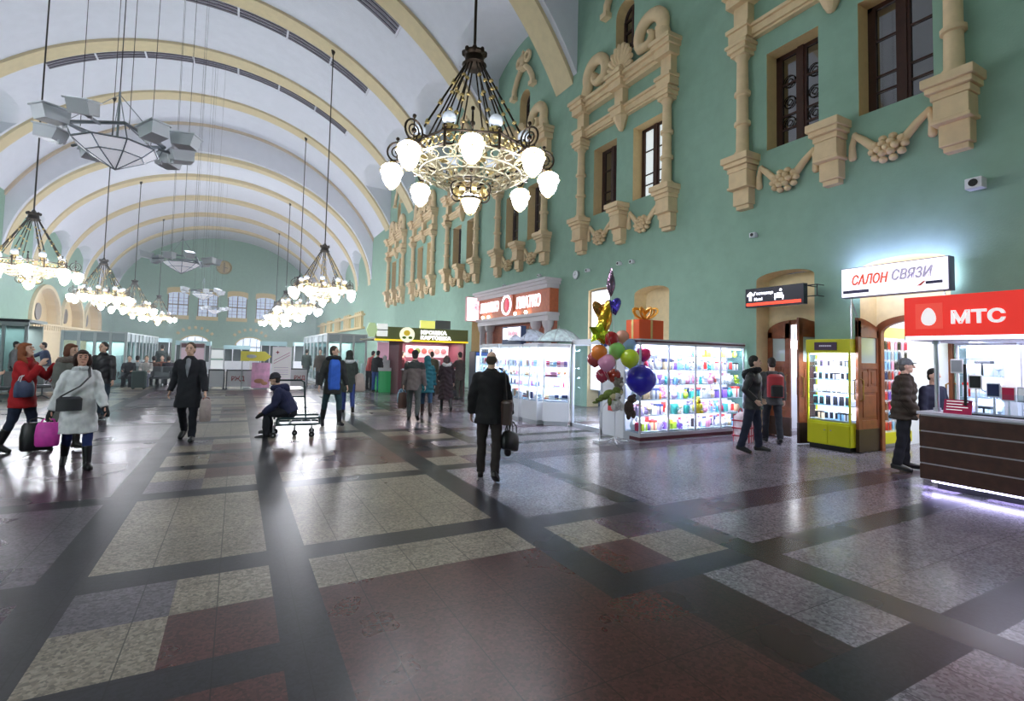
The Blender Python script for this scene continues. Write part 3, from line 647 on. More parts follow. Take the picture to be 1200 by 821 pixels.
# ================================================================ goods
PAL = {'white': '#f4f5f8', 'pink': '#f0a3c2', 'crimson': '#c4204e', 'red': '#c8322c', 'orange': '#e88a32', 'yellow': '#e8d234', 'lime': '#a9c93a', 'green': '#3f9460', 'teal': '#3fa7a3', 'azure': '#8fc3ea', 'blue': '#3556b8',
       'violet': '#7a55b5', 'lilac': '#d3bde6', 'brown': '#7a4a2e', 'beige': '#d9c29c', 'grey': '#b4b8c0', 'silver': '#d8dbe2', 'black': '#1d1d22', 'peach': '#efb894', 'navy': '#232f5a'}
def pm(c): return mat('goods_'+c.replace(' ', '_'), PAL[c], .35)
GM = {}
def good(kind, c, c2='white'):
    k = (kind, c, c2)
    if k in GM: return GM[k]
    a = MB(); sm = 40
    def two(fn): n0 = len(a.f); fn(); a.mi[n0:] = [1]*(len(a.f)-n0)
    if kind == 'boxed gift': a.box(-.4, .4, -.25, .25, 0, .82, c=.03); two(lambda: (a.box(-.42, .42, -.27, .27, .82, 1, c=.02), a.box(-.06, .06, -.28, .28, .02, .83)))
    elif kind == 'bottle': a.lathe([(0, 0), (.2, .0), (.22, .05), (.22, .55), (.08, .72), (.07, .85)], 10); two(lambda: a.lathe([(.09, .85), (.09, 1), (0, 1)], 10))
    elif kind == 'mug': a.lathe([(.0, 0), (.3, 0), (.34, .1), (.34, .9), (.3, .9), (.28, .15), (0, .12)], 12); a.torus((.42, 0, .5), .2, .05, 12, 5, 'y')
    elif kind == 'vase': a.lathe([(0, 0), (.2, 0), (.33, .3), (.28, .6), (.12, .82), (.2, 1), (.15, .98), (.08, .82)], 12)
    elif kind == 'plush toy':
        a.ball((0, 0, .32), (.28, .24, .32), 10, 8); a.ball((0, -.03, .74), (.26, .24, .24), 10, 8)
        for s_ in (-1, 1): a.ball((s_*.2, 0, .95), .09, 8, 5); a.ball((s_*.3, -.1, .42), (.1, .1, .18), 8, 5); a.ball((s_*.17, -.22, .09), (.11, .17, .1), 8, 5)
        two(lambda: (a.ball((0, -.24, .7), (.11, .08, .09), 8, 5), [a.ball((s_*.1, -.24, .82), .03, 6, 4) for s_ in (-1, 1)]))
    elif kind == 'figurine': a.lathe([(0, 0), (.26, 0), (.26, .06), (.12, .1), (.16, .3), (.1, .55), (.14, .68), (.05, .74)], 10); two(lambda: a.ball((0, 0, .85), (.12, .12, .15), 8, 6))
    elif kind == 'picture frame': a.box(-.36, .36, -.03, .03, 0, 1); two(lambda: a.box(-.28, .28, -.04, -.025, .08, .92)); a.box(-.03, .03, .0, .3, 0, .05)
    elif kind == 'gift bag': a.box(-.33, .33, -.15, .15, 0, .75); two(lambda: [a.torus((0, s_*.13, .75), .14, .02, 10, 4, 'y', a0=0, a1=PI) for s_ in (-1, 1)])
    elif kind == 'phone': a.box(-.25, .25, -.04, .04, 0, 1, c=.03); two(lambda: a.box(-.22, .22, -.045, -.035, .1, .9))
    elif kind == 'phone case': a.box(-.27, .27, -.03, .03, 0, 1, c=.03); two(lambda: (a.box(-.16, -.05, -.04, -.02, .8, .92), a.torus((0, -.0, 1.03), .04, .012, 8, 4, 'y')))
    elif kind == 'scarf':
        n = 9; P = [(-.3+.6*i/(n-1), .06*math.sin(i*2.1)) for i in range(n)]
        a.prism(P+[(x, y+.03) for x, y in P[::-1]], (0, 0, 0), (1, 0, 0), (0, 1, 0), (0, 0, 1)); two(lambda: (a.cyl((-.34, .02, 1.01), (.34, .02, 1.01), .02, n=6), [a.box(-.29, .29, -.075, .1, z, z+.05) for z in (.12, .3, .7)]))
    elif kind == 'plate':
        M = Matrix.Translation((0, .05, .5)) @ Matrix.Rotation(rad(82), 4, 'X'); a.lathe([(0, 0), (.3, .01), (.48, .07), (.5, .07), (.32, -.02), (0, -.03)], 18, M=M); two(lambda: a.lathe([(0, .02), (.22, .02), (.22, .012), (0, .012)], 14, M=M))
    elif kind == 'folded shawl': a.box(-.45, .45, -.3, .3, 0, .35, c=.08); two(lambda: a.box(-.46, .46, -.31, -.2, .1, .2)); a.box(-.43, .43, -.28, .28, .36, .7, c=.08)
    elif kind == 'glass cup': a.lathe([(0, 0), (.22, .02), (.05, .08), (.05, .45), (.25, .6), (.27, 1), (.25, 1), (.2, .62), (0, .5)], 12)
    me = a.mesh(kind.replace(' ', '_'), [pm(c), pm(c2)], sm); GM[k] = me; return me
led = mat('led_white', '#ffffff', .4, emit=5, ecol='#f2f4ff')
ledb = mat('led_blue_white', '#ffffff', .4, emit=10, ecol='#d5d4ff')
pane_g = glass('clear_glass')
ORD = ['lowest', 'second', 'third', 'fourth', 'fifth', 'top']
def cabinet(p, q, depth, zs, base, top, fasc, nb, name, label, cat, fm, bm, back=True, group=None, light_w=40, fascm=None, solid_ends=(False, False), doors=0, plinth=None):
    p, q = Vector((*p, 0)), Vector((*q, 0)); L_ = (q-p).length; rz_ = math.atan2(q.y-p.y, q.x-p.x)
    t = thing(name, label, cat, p, rz_, group); t['_L'] = L_
    a = MB(); a.box(0, L_, 0, depth, .0 if not plinth else .1, base, c=0); b = a.build('base_cabinet', bm, t, bev=.006)
    if plinth: a = MB(); a.box(.03, L_-.03, .03, depth-.03, 0, .1); a.build('plinth', plinth, t)
    for i in range(doors):
        a = MB(); w = L_/doors; a.box(i*w+.02, (i+1)*w-.02, -.018, 0, .12, base-.05); d = a.build('door', bm, t, bev=.004)
        a = MB(); a.ball((i*w+(w-.06 if i % 2 == 0 else .06), -.025, base*.7), .014, 8, 6); a.build('lock', steel, d)
    for i in range(nb+1):
        x = L_*i/nb
        for y in (0, depth-.03):
            if 0 < i < nb and y: continue
            a = MB(); a.box(x-.02 if 0 < i < nb else (x if i == 0 else x-.03), x+.02 if 0 < i < nb else (x+.03 if i == 0 else x), y-.004, y+.03, base, top); a.build('post', fm, t)
    a = MB(); a.box(-.01, L_+.01, -.012, depth+.01, top, top+fasc); a.build('fascia', fascm or fm, t, bev=.005)
    if back: a = MB(); a.box(.01, L_-.01, depth-.025, depth-.01, base, top); a.build('back_panel', mat('case_back_glow', '#eef0f6', .5, emit=.6, ecol='#e8e4ff'), t)  # glow put into the back panel to brighten the goods
    for z in zs: a = MB(); a.box(.03, L_-.03, .03, depth-.03, z-.012, z); a.build('shelf', mat('shelf_glass', '#cfdde6', .1), t)
    for i in range(nb): a = MB(); a.box(L_*i/nb+.02, L_*(i+1)/nb-.02, .004, .01, base, top); a.build('glass_pane', pane_g, t)
    for s_, x in ((0, .004), (1, L_-.01)): a = MB(); a.box(x, x+.006, .03, depth-.03, base, top); a.build('side_panel', fm if solid_ends[s_] else pane_g, t)
    a = MB(); a.cyl((.05, .05, top-.03), (L_-.05, .05, top-.03), .014, n=6); a.cyl((.05, depth-.06, top-.03), (L_-.05, depth-.06, top-.03), .014, n=6); a.build('strip_light', led, t)
    if light_w:
        light('cabinet_light', 'AREA', (L_/2, .05, top-.04), light_w, (.9, .88, 1), L_*.94, rot=(rad(35), 0, 0), parent=t, sy=.08)
        for z in zs[1:]: light('shelf_fill', 'AREA', (L_/2, .04, z-.03), light_w*.22, (.9, .88, 1), L_*.94, rot=(rad(42), 0, 0), parent=t, sy=.03)  # unseen fill added under each shelf to brighten its goods
    return t, Matrix.Translation(p) @ Matrix.Rotation(rz_, 4, 'Z'), L_, rz_
def stock(M, rz_, x0, x1, y, z, h, n, kinds, where, cols, jit=.15, group=None, c2=None, sx=1):
    for i in range(n):
        k = R.choice(kinds); c = R.choice(cols); cc = c2 or R.choice(['white', 'white', 'silver', 'beige', 'red', 'navy'])
        if cc == c: cc = 'black'
        x = x0+(x1-x0)*(i+.5)/n; hh = h*R.uniform(1-jit*2, 1); hh = min(hh, (x1-x0)/n/.6)
        put(good(k, c, cc), k.replace(' ', '_'), f'{c} {k} with {cc} trim, {where}', k.split()[-1], M @ Vector((x, y+R.uniform(-.03, .03), z)), rz_+R.uniform(-.2, .2)*jit*4, group or f'goods {where}', sc=hh)
maroon = mat('maroon_trim', '#5d2a33', .5)
grey_fr = mat('case_frame_silver', '#c9ccd4', .35, .3)
# ---- lit gift cabinet by the balloons
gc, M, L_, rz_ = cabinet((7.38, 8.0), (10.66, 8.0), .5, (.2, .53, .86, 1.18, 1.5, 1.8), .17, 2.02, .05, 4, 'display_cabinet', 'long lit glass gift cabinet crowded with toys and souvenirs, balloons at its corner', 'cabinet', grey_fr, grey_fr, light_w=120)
a = MB(); a.box(-.005, L_+.005, -.02, .3, .02, .09); a.build('base_stripe', maroon, gc)
a = MB(); a.box(-.01, L_+.01, -.016, .51, 2.07, 2.11); a.build('top_stripe', maroon, gc); a = MB(); a.box(-.015, L_+.015, -.02, .515, 2.11, 2.14); a.build('top_edge', grey_fr, gc)
pastel = ['white', 'white', 'white', 'white', 'silver', 'silver', 'azure', 'pink', 'azure', 'lilac', 'silver', 'peach', 'crimson', 'teal', 'grey', 'orange', 'lime', 'violet', 'beige']
BAYN = ['first', 'second', 'third', 'last']
for b in range(4):
    for r, z in enumerate((.2, .53, .86, 1.18, 1.5, 1.8)):
        n = R.choice((4, 5, 6)); x0 = L_*b/4+.05; x1 = L_*(b+1)/4-.05
        stock(M, rz_, x0, x1, .17, z, .25 if r < 5 else .19, n, ['boxed gift', 'bottle', 'mug', 'vase', 'plush toy', 'figurine', 'picture frame', 'gift bag', 'glass cup'], f'front row, {ORD[r]} shelf, {BAYN[b]} bay, lit gift cabinet', pastel)
        stock(M, rz_, x0, x1, .36, z, .29 if r < 5 else .2, n-1, ['boxed gift', 'vase', 'picture frame', 'plush toy', 'glass cup'], f'back row, {ORD[r]} shelf, {BAYN[b]} bay, lit gift cabinet', ['white', 'white', 'azure', 'lilac', 'silver', 'pink'])
put(good('plush toy', 'yellow', 'brown'), 'plush_toy', 'bright yellow plush figure standing in the third bay of the lit gift cabinet', 'toy', M @ Vector((1.78, .1, .53)), rz_, sc=.36)
# side of the gift shop: white panel and glazed door
t = thing('shop_partition', 'white framed glass side of the gift stall, left of the lit gift cabinet', 'partition', (7.38, 8.5, 0))
a = MB(); a.box(0, .04, 0, .75, 0, 2.05); a.build('solid_panel', whitemet, t)
a = MB(); [a.box(-.01, .05, y, y+.07, 0, 2.1) for y in (.72, 1.88)]; a.box(-.01, .05, .72, 1.95, 0, .1); a.box(-.01, .05, 0, 1.95, 2.03, 2.13); a.build('door_frame', grey_fr, t)
a = MB(); a.box(.01, .02, .79, 1.88, .1, 2.03); a.build('door_glass', pane_g, t)
a = MB(); a.box(-.02, .04, .3, .5, .55, .8); a.build('notice', mat('notice_red', '#d84a4a', .5), t); a = MB(); a.box(0, .06, 0, 1.95, 2.13, 2.16); a.build('top_edge', grey_fr, t)
t = thing('shop_wall', 'white back wall of the gift stall behind its glass door', 'partition', (9.3, 8.55, 0)); a = MB(); a.box(0, .05, 0, 1.9, 0, 2.1); a.build('panel', mat('stall_white', '#e4e6ef', .6), t)
a = MB(); [a.box(-.25, 0, .05, 1.85, z, z+.02) for z in (.5, .85, 1.2, 1.55, 1.85)]; a.build('shelf', whitemet, t)
for r, z in enumerate((.52, .87, 1.22, 1.57)): stock(Matrix.Translation((9.17, 10.4, 0)) @ Matrix.Rotation(-PI/2, 4, 'Z'), -PI/2, .1, 1.75, 0, z, .26, 7, ['boxed gift', 'vase', 'plush toy', 'gift bag', 'mug'], f'{ORD[r]} wall shelf inside the glass-doored stall', pastel)
light('stall_lamp', 'AREA', (8.3, 9.5, 2.1), 150, (.92, .93, 1), 1.2, sy=1.2)
# ---- headscarf stall cabinets
SC = ['white', 'pink', 'lilac', 'silver', 'azure', 'crimson', 'grey', 'peach', 'violet', 'navy']
for i, (p, q, lb) in enumerate((((6.72, 14.5), (6.6, 13.0), 'white headscarf cabinet farthest along the stall, behind the walking man'), ((6.6, 12.9), (6.62, 11.78), 'white headscarf cabinet under the small lit signboard'),
                            ((6.66, 11.7), (6.7, 10.98), 'white headscarf cabinet with a low white base, next to the angled one'), ((6.8, 10.86), (7.33, 10.46), 'narrow angled headscarf cabinet next to the glass-doored gift stall'))):
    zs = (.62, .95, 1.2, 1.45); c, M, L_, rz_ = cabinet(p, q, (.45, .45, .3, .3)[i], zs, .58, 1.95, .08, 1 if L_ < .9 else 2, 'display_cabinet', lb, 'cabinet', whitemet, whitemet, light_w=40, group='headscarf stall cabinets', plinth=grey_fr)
    w = ['farthest', 'signboard', 'low-based', 'angled'][i]+' headscarf cabinet'
    stock(M, rz_, .06, L_-.06, .1, .64, .3, int(L_/.13), ['folded shawl', 'boxed gift', 'folded shawl'], f'on the bottom shelf of the {w}', ['crimson', 'brown', 'grey', 'red', 'navy', 'white', 'beige'])
    stock(M, rz_, .06, L_-.06, .14, .96, .2, int(L_/.18), ['folded shawl', 'figurine', 'gift bag'], f'on the second shelf of the {w}', SC)
    stock(M, rz_, .06, L_-.06, .1, 1.21, .22, int(L_/.16), ['plate', 'folded shawl', 'plate'], f'on the third shelf of the {w}', ['beige', 'pink', 'azure', 'white'], c2='brown')
    stock(M, rz_, .06, L_-.06, .1, 1.46, .4, int(L_/.11), ['scarf'], f'hanging in the top of the {w}', SC)
t = thing('lightbox_sign', 'small lit pink-lettered signboard on top of the headscarf cabinets', 'sign', (6.62, 12.9, 2.03), -PI/2)
a = MB(); a.box(.0, 1.1, .05, .2, .0, .5); a.build('housing', mat('sign_navy', '#3b4a6e', .5), t); a = MB(); a.box(.32, 1.06, .035, .05, .14, .47); a.build('lit_panel', mat('lit_pinkwhite', '#ffffff', .4, emit=1.6, ecol='#ffeef4'), t)
a = MB(); a.box(.06, .26, .035, .05, .14, .46); a.build('lit_square', mat('lit_bluewhite', '#ffffff', .4, emit=1.3, ecol='#dfe6ff'), t)
a = MB(); [a.box(.42+i*.085, .48+i*.085, .028, .036, .24, .24+.1+.04*(i % 3 == 0)) for i in range(6)]; a.build('script_mark', mat('sign_pink', '#f0a7bb', .5), t)
for i, (x, y, c, c2, lb) in enumerate(((7.1, 12.1, '#cfd6ee', '#aab6e4', 'pale blue open umbrella lying on the headscarf stall roof'), (7.55, 11.3, '#d4e6ee', '#e59aae', 'pale open umbrella with pink flowers on the headscarf stall roof'))):
    t = thing('umbrella', lb, 'umbrella', (x, y, 2.1)); a = MB(); n = 8
    for k in range(6):
        for j in range(16): pass
    prof = [(.02, .36), (.2, .33), (.38, .25), (.55, .1), (.6, .02)]; a.lathe(prof, 16); a.build('canopy', mat('umbrella_%d' % i, c, .5, var=.25, scale=9), t, 50)
    a = MB(); [a.tube([(r*math.cos(b), r*math.sin(b), z+.008) for r, z in prof], .008, 4) for b in [2*PI*k/8 for k in range(8)]]; a.build('ribs', steel, t)
    a = MB(); a.cyl((0, 0, -.12), (0, 0, .45), .012, n=6); a.build('shaft', steel, t)
t = thing('stall_roof', 'flat white roof panel over the headscarf stall', 'roof', (6.75, 10.95, 2.03)); a = MB(); a.box(.0, 1.6, 0, 3.4, 0, .03); a.build('panel', whitemet, t); light('stall_lamp', 'AREA', (7.8, 12.6, 2.0), 150, (.93, .93, 1), 1.2, sy=2.5)
t = thing('spot_lamp', 'glaring round spotlight between the two umbrellas', 'lamp', (7.0, 11.7, 2.22)); a = MB(); a.ball((0, 0, 0), .07, 10, 8); a.build('bulb', mat('spot_bulb', '#fff', .3, emit=25), t); a = MB(); a.cyl((0, 0, -.16), (0, 0, -.05), .02); a.build('stem', steel, t)
# ---- headscarf shop front on the wall
t = thing('shopfront', 'classical shop front with terracotta fascia and white columns behind the headscarf stall', 'shop front', (XR, 19.4, 0)); terra = mat('terracotta_board', '#c0653c', .6, var=.12); stone = mat('pale_stone', '#d8d2d6', .7)
a = MB(); a.box(-.55, 0, -3.2, 3.2, 4.35, 4.5); a.box(-.65, 0, -3.3, 3.3, 4.5, 4.62); a.box(-.75, 0, -3.35, 3.35, 4.62, 4.72); a.build('cornice', stone, t)
a = MB(); a.box(-.5, 0, -3.2, 3.2, 3.1, 3.3); a.box(-.58, 0, -3.25, 3.25, 3.3, 3.42); a.build('lower_cornice', stone, t)
a = MB(); a.box(-.4, 0, -3.15, -.3, 3.42, 4.35); a.build('fascia_board', terra, t); a = MB(); a.box(-.46, 0, -.3, 3.15, 3.42, 4.35); a.build('fascia_board', terra, t)
letm = mat('lit_letter', '#ffffff', .4, emit=2.2, ecol='#f5efff')
text('sign_lettering', 'ПЛАТКО', letm, t, face_M((-.48, 1.95, 3.95), (0, -1, 0), (0, 0, 1)), 1.9, .48, .03, .15)
text('sign_lettering', 'ПЛАТКО', letm, t, face_M((-.42, -1.55, 3.95), (0, -1, 0), (0, 0, 1)), 1.9, .5, .03, .15)
a = MB(); a.torus((-.48, .25, 3.93), .4, .05, 22, 6, 'x', ry=1); e = a.build('emblem_ring', letm, t); a = MB(); a.ball((-.46, .25, 3.93), (.04, .2, .28), 12, 8); a.build('emblem_bloom', mat('rose_red', '#e03c58', .5, emit=.5), e)
for y in (-2.9, -2.0, 2.2, 3.0): a = MB(); a.lathe([(.2, 0), (.2, .15), (.15, .2), (.14, 2.8), (.18, 2.85), (.22, 2.95), (.24, 3.1)], 14, (-.3, y, 0)); a.build('column', stone, t, 40)
a = MB(); a.box(-.1, .02, -3.1, 3.1, 0, 3.1); a.build('brick_wall', mat('salmon_brick', '#b7715a', .8, var=.3, scale=14), t)
for y in (-1.6, -.7, 1.9, 2.5): a = MB(); a.ball((-.55, y, 3.5), .07, 10, 8); a.build('spot_bulb', mat('warm_bulb', '#ffe9cf', .3, emit=14), t)
t = thing('projecting_sign', 'square lit white sign with a faint rose emblem, standing out from the wall', 'sign', (9.75, 22.75, 3.35)); a = MB(); a.box(0, 1.0, 0, .15, 0, 1.2); a.build('housing', mat('sign_rim_red', '#c98080', .5), t)
a = MB(); a.box(.03, .97, -.015, 0, .03, 1.17); a.build('lit_panel', mat('lit_pinkwhite2', '#fff', .4, emit=1.25, ecol='#ffe9ef'), t); a = MB(); a.torus((.5, -.02, .68), .34, .015, 24, 5, 'y'); [a.torus((.5+.08*math.cos(k), -.02, .68+.1*math.sin(k)), .1, .012, 10, 4, 'y') for k in range(6)]; a.build('rose_mark', mat('rose_pink', '#f3a3b6', .5, emit=.6), t)
# ---- lit advertising panel in the niche by the balloons
t = thing('light_box', 'tall glaring white light panel in the niche behind the balloons', 'light panel', (XR+.1, 13.25, .6)); a = MB(); a.box(0, .12, 0, 1.05, 0, 3.45); a.build('frame', whitemet, t); a = MB(); a.box(-.01, 0, .04, 1.01, .04, 3.4); a.build('lit_face', mat('lit_panel_pink', '#fff', .4, emit=2.2, ecol='#fff1f7'), t)
# ---- gift box on the cabinet
t = thing('gift_box', 'big orange gift box with a gold ribbon bow on top of the glass cabinet', 'gift box', (8.2, 8.75, 2.14)); om = mat('orange_card', '#ef5a1e', .5)
sh = thing('shelf_board', 'red-brown board under the orange gift box', 'shelf', (7.45, 8.52, 2.06)); a = MB(); a.box(0, 1.35, 0, .6, 0, .08); a.build('board', maroon, sh)
a = MB(); a.box(-.37, .37, -.22, .22, 0, .46, c=.01); a.build('box', om, t); a = MB(); a.box(-.03, .03, -.225, .225, 0, .465); a.box(-.375, .375, -.03, .03, 0, .465); a.build('ribbon', gold, t)
a = MB()
for b in np.linspace(0, 2*PI, 8)[:-1]: M = Matrix.Translation((0, 0, .46)) @ Matrix.Rotation(b, 4, 'Z') @ Matrix.Rotation(rad(-35), 4, 'Y'); a.torus((.2, 0, .05), .17, .025, 14, 5, 'y', M, ry=.5)
a.ball((0, 0, .5), .07); a.build('bow', mat('gold_ribbon', '#f0a838', .3, .4), t)
# ---- balloons, plush toys and stand
t = thing('balloon_stand', 'white metal stand holding the balloons, by the corner of the gift cabinet', 'stand', (6.85, 8.15, 0)); a = MB(); a.cyl((0, 0, 0), (0, 0, 2.0), .014, n=8)
a.build('pole', whitemet, t); a = MB()
for b in (0, 2.1, 4.2): a.tube([(0, 0, .1), (.15*math.cos(b), .15*math.sin(b), .03), (.33*math.cos(b), .33*math.sin(b), .015)], .014, 6)
a.build('foot', whitemet, t); a = MB(); a.cyl((-.3, .1, 0), (-.3, .1, .62), .012, n=6); a.torus((-.12, .05, .62), .19, .012, 16, 5, 'y', a0=0, a1=PI); a.box(-.4, -.2, .0, .2, 0, .05); a.build('side_hook', whitemet, t)
def balloon(px, py, Y, r, col, lb, foil=False):
    c = at(px, py, Y=Y); a = MB(); a.lathe([(0, -1.12*r), (.06*r, -1.1*r), (.04*r, -1.04*r), (.32*r, -.9*r), (.68*r, -.66*r), (.92*r, -.3*r), (r, .05*r), (.93*r, .42*r), (.7*r, .74*r), (.38*r, .94*r), (0, 1.0*r)], 22)
    o = a.build('balloon', mat('latex_'+col, col, .22, coat=.5), None, True, c); tag(o, lb, 'balloon', 'balloons on the white stand')
    a = MB(); a.cyl((0, 0, -1.1*r), (6.85-c.x, 8.15-c.y, min(-1.2*r, 1.0-c.z)), .003, n=4); a.build('string', whitemet, o)
for px, py, Y, r, col, lb in ((751, 445, 8.0, .32, '#2a23b4', 'big dark blue balloon, largest of the bunch'), (702, 413, 8.1, .165, '#f2852a', 'orange round balloon over the pale pink one'), (711, 425, 8.0, .18, '#efa3c8', 'pale pink balloon under the orange one'),
        (723, 411, 8.1, .175, '#8fd46a', 'leaf green balloon in the middle of the bunch'), (738, 420, 7.9, .195, '#c3dc2e', 'yellow-green shiny balloon above the big blue one'), (754, 415, 8.1, .16, '#e8286c', 'hot pink balloon on the cabinet side of the bunch'),
        (738, 405, 8.25, .155, '#9cc0ec', 'light blue balloon half hidden behind the green one'), (716, 397, 8.25, .16, '#c02a2e', 'red shiny balloon peeping above the green one'), (697, 421, 8.25, .16, '#a23a3a', 'dark red balloon behind the orange one'), (729, 395, 8.35, .15, '#e0a08a', 'salmon balloon behind the red one'), (709, 400, 8.4, .11, '#2b4fc0', 'small blue balloon between the orange and the green ones'),
        (719, 440, 8.25, .15, '#b8402e', 'rust red balloon low in the bunch'), (706, 440, 8.3, .145, '#a82f4a', 'crimson balloon under the pale pink one')): balloon(px, py, Y, r, col, lb)
def foil(px, py, Y, poly, th, cols, lb, sc=1, tilt=0):
    c = at(px, py, Y=Y); a = MB(); n = len(poly); P = [Vector((x*sc, 0, z*sc)) for x, z in poly]
    rings = [(.0, .98, 0)]
    q = []; f = []
    for k, s_ in ((1, 0), (.85, .6), (.5, .95)):
        for d in ((-1,) if 0 else (-1, 1)):
            pass
    lay = [(.5, -1), (.85, -.65), (1, 0), (.85, .65), (.5, 1)]
    for k, d in lay:
        for p in P: q.append((p.x*k, d*th*sc*.5, p.z*k))
    for l in range(4):
        for i in range(n): f.append((l*n+i, l*n+(i+1) % n, (l+1)*n+(i+1) % n, (l+1)*n+i))
    q.append((0, -th*sc*.55, 0)); q.append((0, th*sc*.55, 0)); e = len(q)
    for i in range(n): f.append((e-2, (i+1) % n, i)); f.append((e-1, 4*n+i, 4*n+(i+1) % n))
    a.add(q, f, Matrix.Rotation(rad(tilt), 4, 'Y')); o = a.build('foil_balloon', mat('foil_'+cols, cols, .15, .75, var=.35, scale=4), None, True, c); tag(o, lb, 'balloon', 'balloons on the white stand')
    a = MB(); a.cyl((0, 0, -.1), (6.85-c.x, 8.15-c.y, 1.6-c.z), .003, n=4); a.build('string', whitemet, o); return o
drop = [(.0, .75), (.06, .6), (.05, .5), (.14, .36), (.2, .1), (.17, -.15), (.08, -.36), (0, -.5), (-.08, -.36), (-.17, -.15), (-.2, .1), (-.14, .36), (-.05, .5), (-.06, .6)]
heart = [(.3*math.sin(t)**3*1.1, .26*math.cos(t)-.1*math.cos(2*t)-.04*math.cos(3*t)) for t in np.linspace(0, 2*PI, 25)[:-1]]
star = [((.38 if i % 2 == 0 else .2)*math.sin(2*PI*i/10), (.38 if i % 2 == 0 else .2)*math.cos(2*PI*i/10)) for i in range(10)]
foil(716, 334, 8.2, drop, .26, '#8a6f86', 'silver and purple bottle-shaped foil balloon at the very top', .5)
foil(703, 362, 8.2, heart, .22, '#c08a4a', 'tan foil balloon under the bottle-shaped one, outer side', .62, 10); foil(719, 358, 8.25, heart, .22, '#5a4fc8', 'shiny blue and violet foil balloon near the top', .66, -15)
foil(709, 372, 8.1, drop, .3, '#d2a42e', 'golden yellow foil balloon in the upper bunch', .74, 190); foil(702, 390, 8.1, star, .3, '#bcd12e', 'lime yellow star foil balloon above the orange balloon', .7, 8)
def plush(px, py, Y, lb, name, col, parts, col2, parts2):
    c = at(px, py, Y=Y); a = MB()
    for (x, y, z, r) in parts: a.ball((x, y, z), r, 10, 8)
    o = a.build(name, mat('plush_'+col, col, .95, var=.25, scale=20, bump=.6, bscale=90), None, True, c); tag(o, lb, 'plush toy', 'plush toys tied to the balloon stand'); a = MB()
    for (x, y, z, r) in parts2: a.ball((x, y, z), r, 8, 6)
    a.build('muzzle', mat('plush_'+col2, col2, .9), o, True)
plush(715, 462, 8.0, 'green plush dinosaur with a long tail tied to the balloon stand', 'plush_dinosaur', '#6f7f3c', [(0, 0, 0, (.16, .1, .1)), (.15, -.02, .07, (.09, .08, .08)), (-.16, 0, -.05, (.12, .06, .06)), (-.27, 0, -.1, (.1, .04, .04)), (-.36, 0, -.15, (.08, .025, .025)), (-.06, -.06, -.13, (.04, .05, .09)), (.08, -.06, -.12, (.04, .05, .09))], '#cfc79a', [(.22, -.07, .05, (.05, .05, .04)), (.02, -.08, -.03, (.1, .04, .06))])
plush(725, 449, 8.1, 'grey plush bear at the back of the toy cluster under the balloons', 'plush_bear', '#8d8377', [(0, 0, 0, (.1, .1, .11)), (-.08, 0, .1, .035), (.08, 0, .1, .035), (0, .02, -.16, (.11, .1, .12))], '#d8cfc2', [(0, -.09, -.02, (.045, .04, .035))])
plush(722, 474, 7.95, 'white plush toy in the middle of the toy cluster', 'plush_toy', '#d5d3d2', [(0, 0, 0, (.12, .1, .12)), (0, -.02, .16, (.09, .08, .08)), (-.1, -.05, -.04, (.05, .05, .08)), (.1, -.05, -.04, (.05, .05, .08))], '#8a8a8a', [(0, -.1, .15, (.03, .02, .02))])
plush(737, 478, 8.0, 'dark brown plush animal hanging on the cabinet side of the toy cluster', 'plush_toy', '#54463f', [(0, 0, 0, (.1, .1, .17)), (.05, -.02, .18, (.09, .09, .09)), (.08, -.04, -.12, (.05, .06, .09)), (-.06, -.06, -.14, (.05, .05, .09)), (.14, 0, .25, .04)], '#8d7a6a', [(.07, -.1, .16, (.04, .03, .03))])
# ---- yellow phone showcase
ylw = mat('showcase_yellow', '#c9c81c', .35)
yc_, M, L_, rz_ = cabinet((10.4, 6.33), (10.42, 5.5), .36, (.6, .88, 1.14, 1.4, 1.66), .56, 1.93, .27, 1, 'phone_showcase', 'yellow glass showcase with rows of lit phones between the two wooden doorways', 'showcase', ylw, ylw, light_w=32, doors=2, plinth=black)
a = MB(); a.box(.17, .6, -.03, -.012, 1.98, 2.14); pl = a.build('name_plate', mat('plate_purple', '#3a2440', .4), yc_); a = MB(); [a.box(.27+i*.03, .29+i*.03, -.036, -.03, 2.05, 2.08) for i in range(8)]; a.build('plate_mark', whitemet, pl)
for r, z in enumerate((.6, .88, 1.14, 1.4, 1.66)):
    n = (7, 6, 8, 7, 6)[r]; stock(M, rz_, .06, L_-.06, .13, z, (.16, .2, .15, .14, .13)[r], n, ['phone'] if r in (1, 2) else ['boxed gift', 'phone', 'phone'], f'on the {ORD[r]} shelf of the yellow showcase', [['white', 'silver', 'azure', 'beige'], ['navy', 'black', 'teal', 'grey'], ['black', 'navy', 'grey'], ['red', 'teal', 'white', 'azure'], ['white', 'violet', 'grey', 'lilac']][r], c2='black' if r != 2 else 'silver', jit=.05)
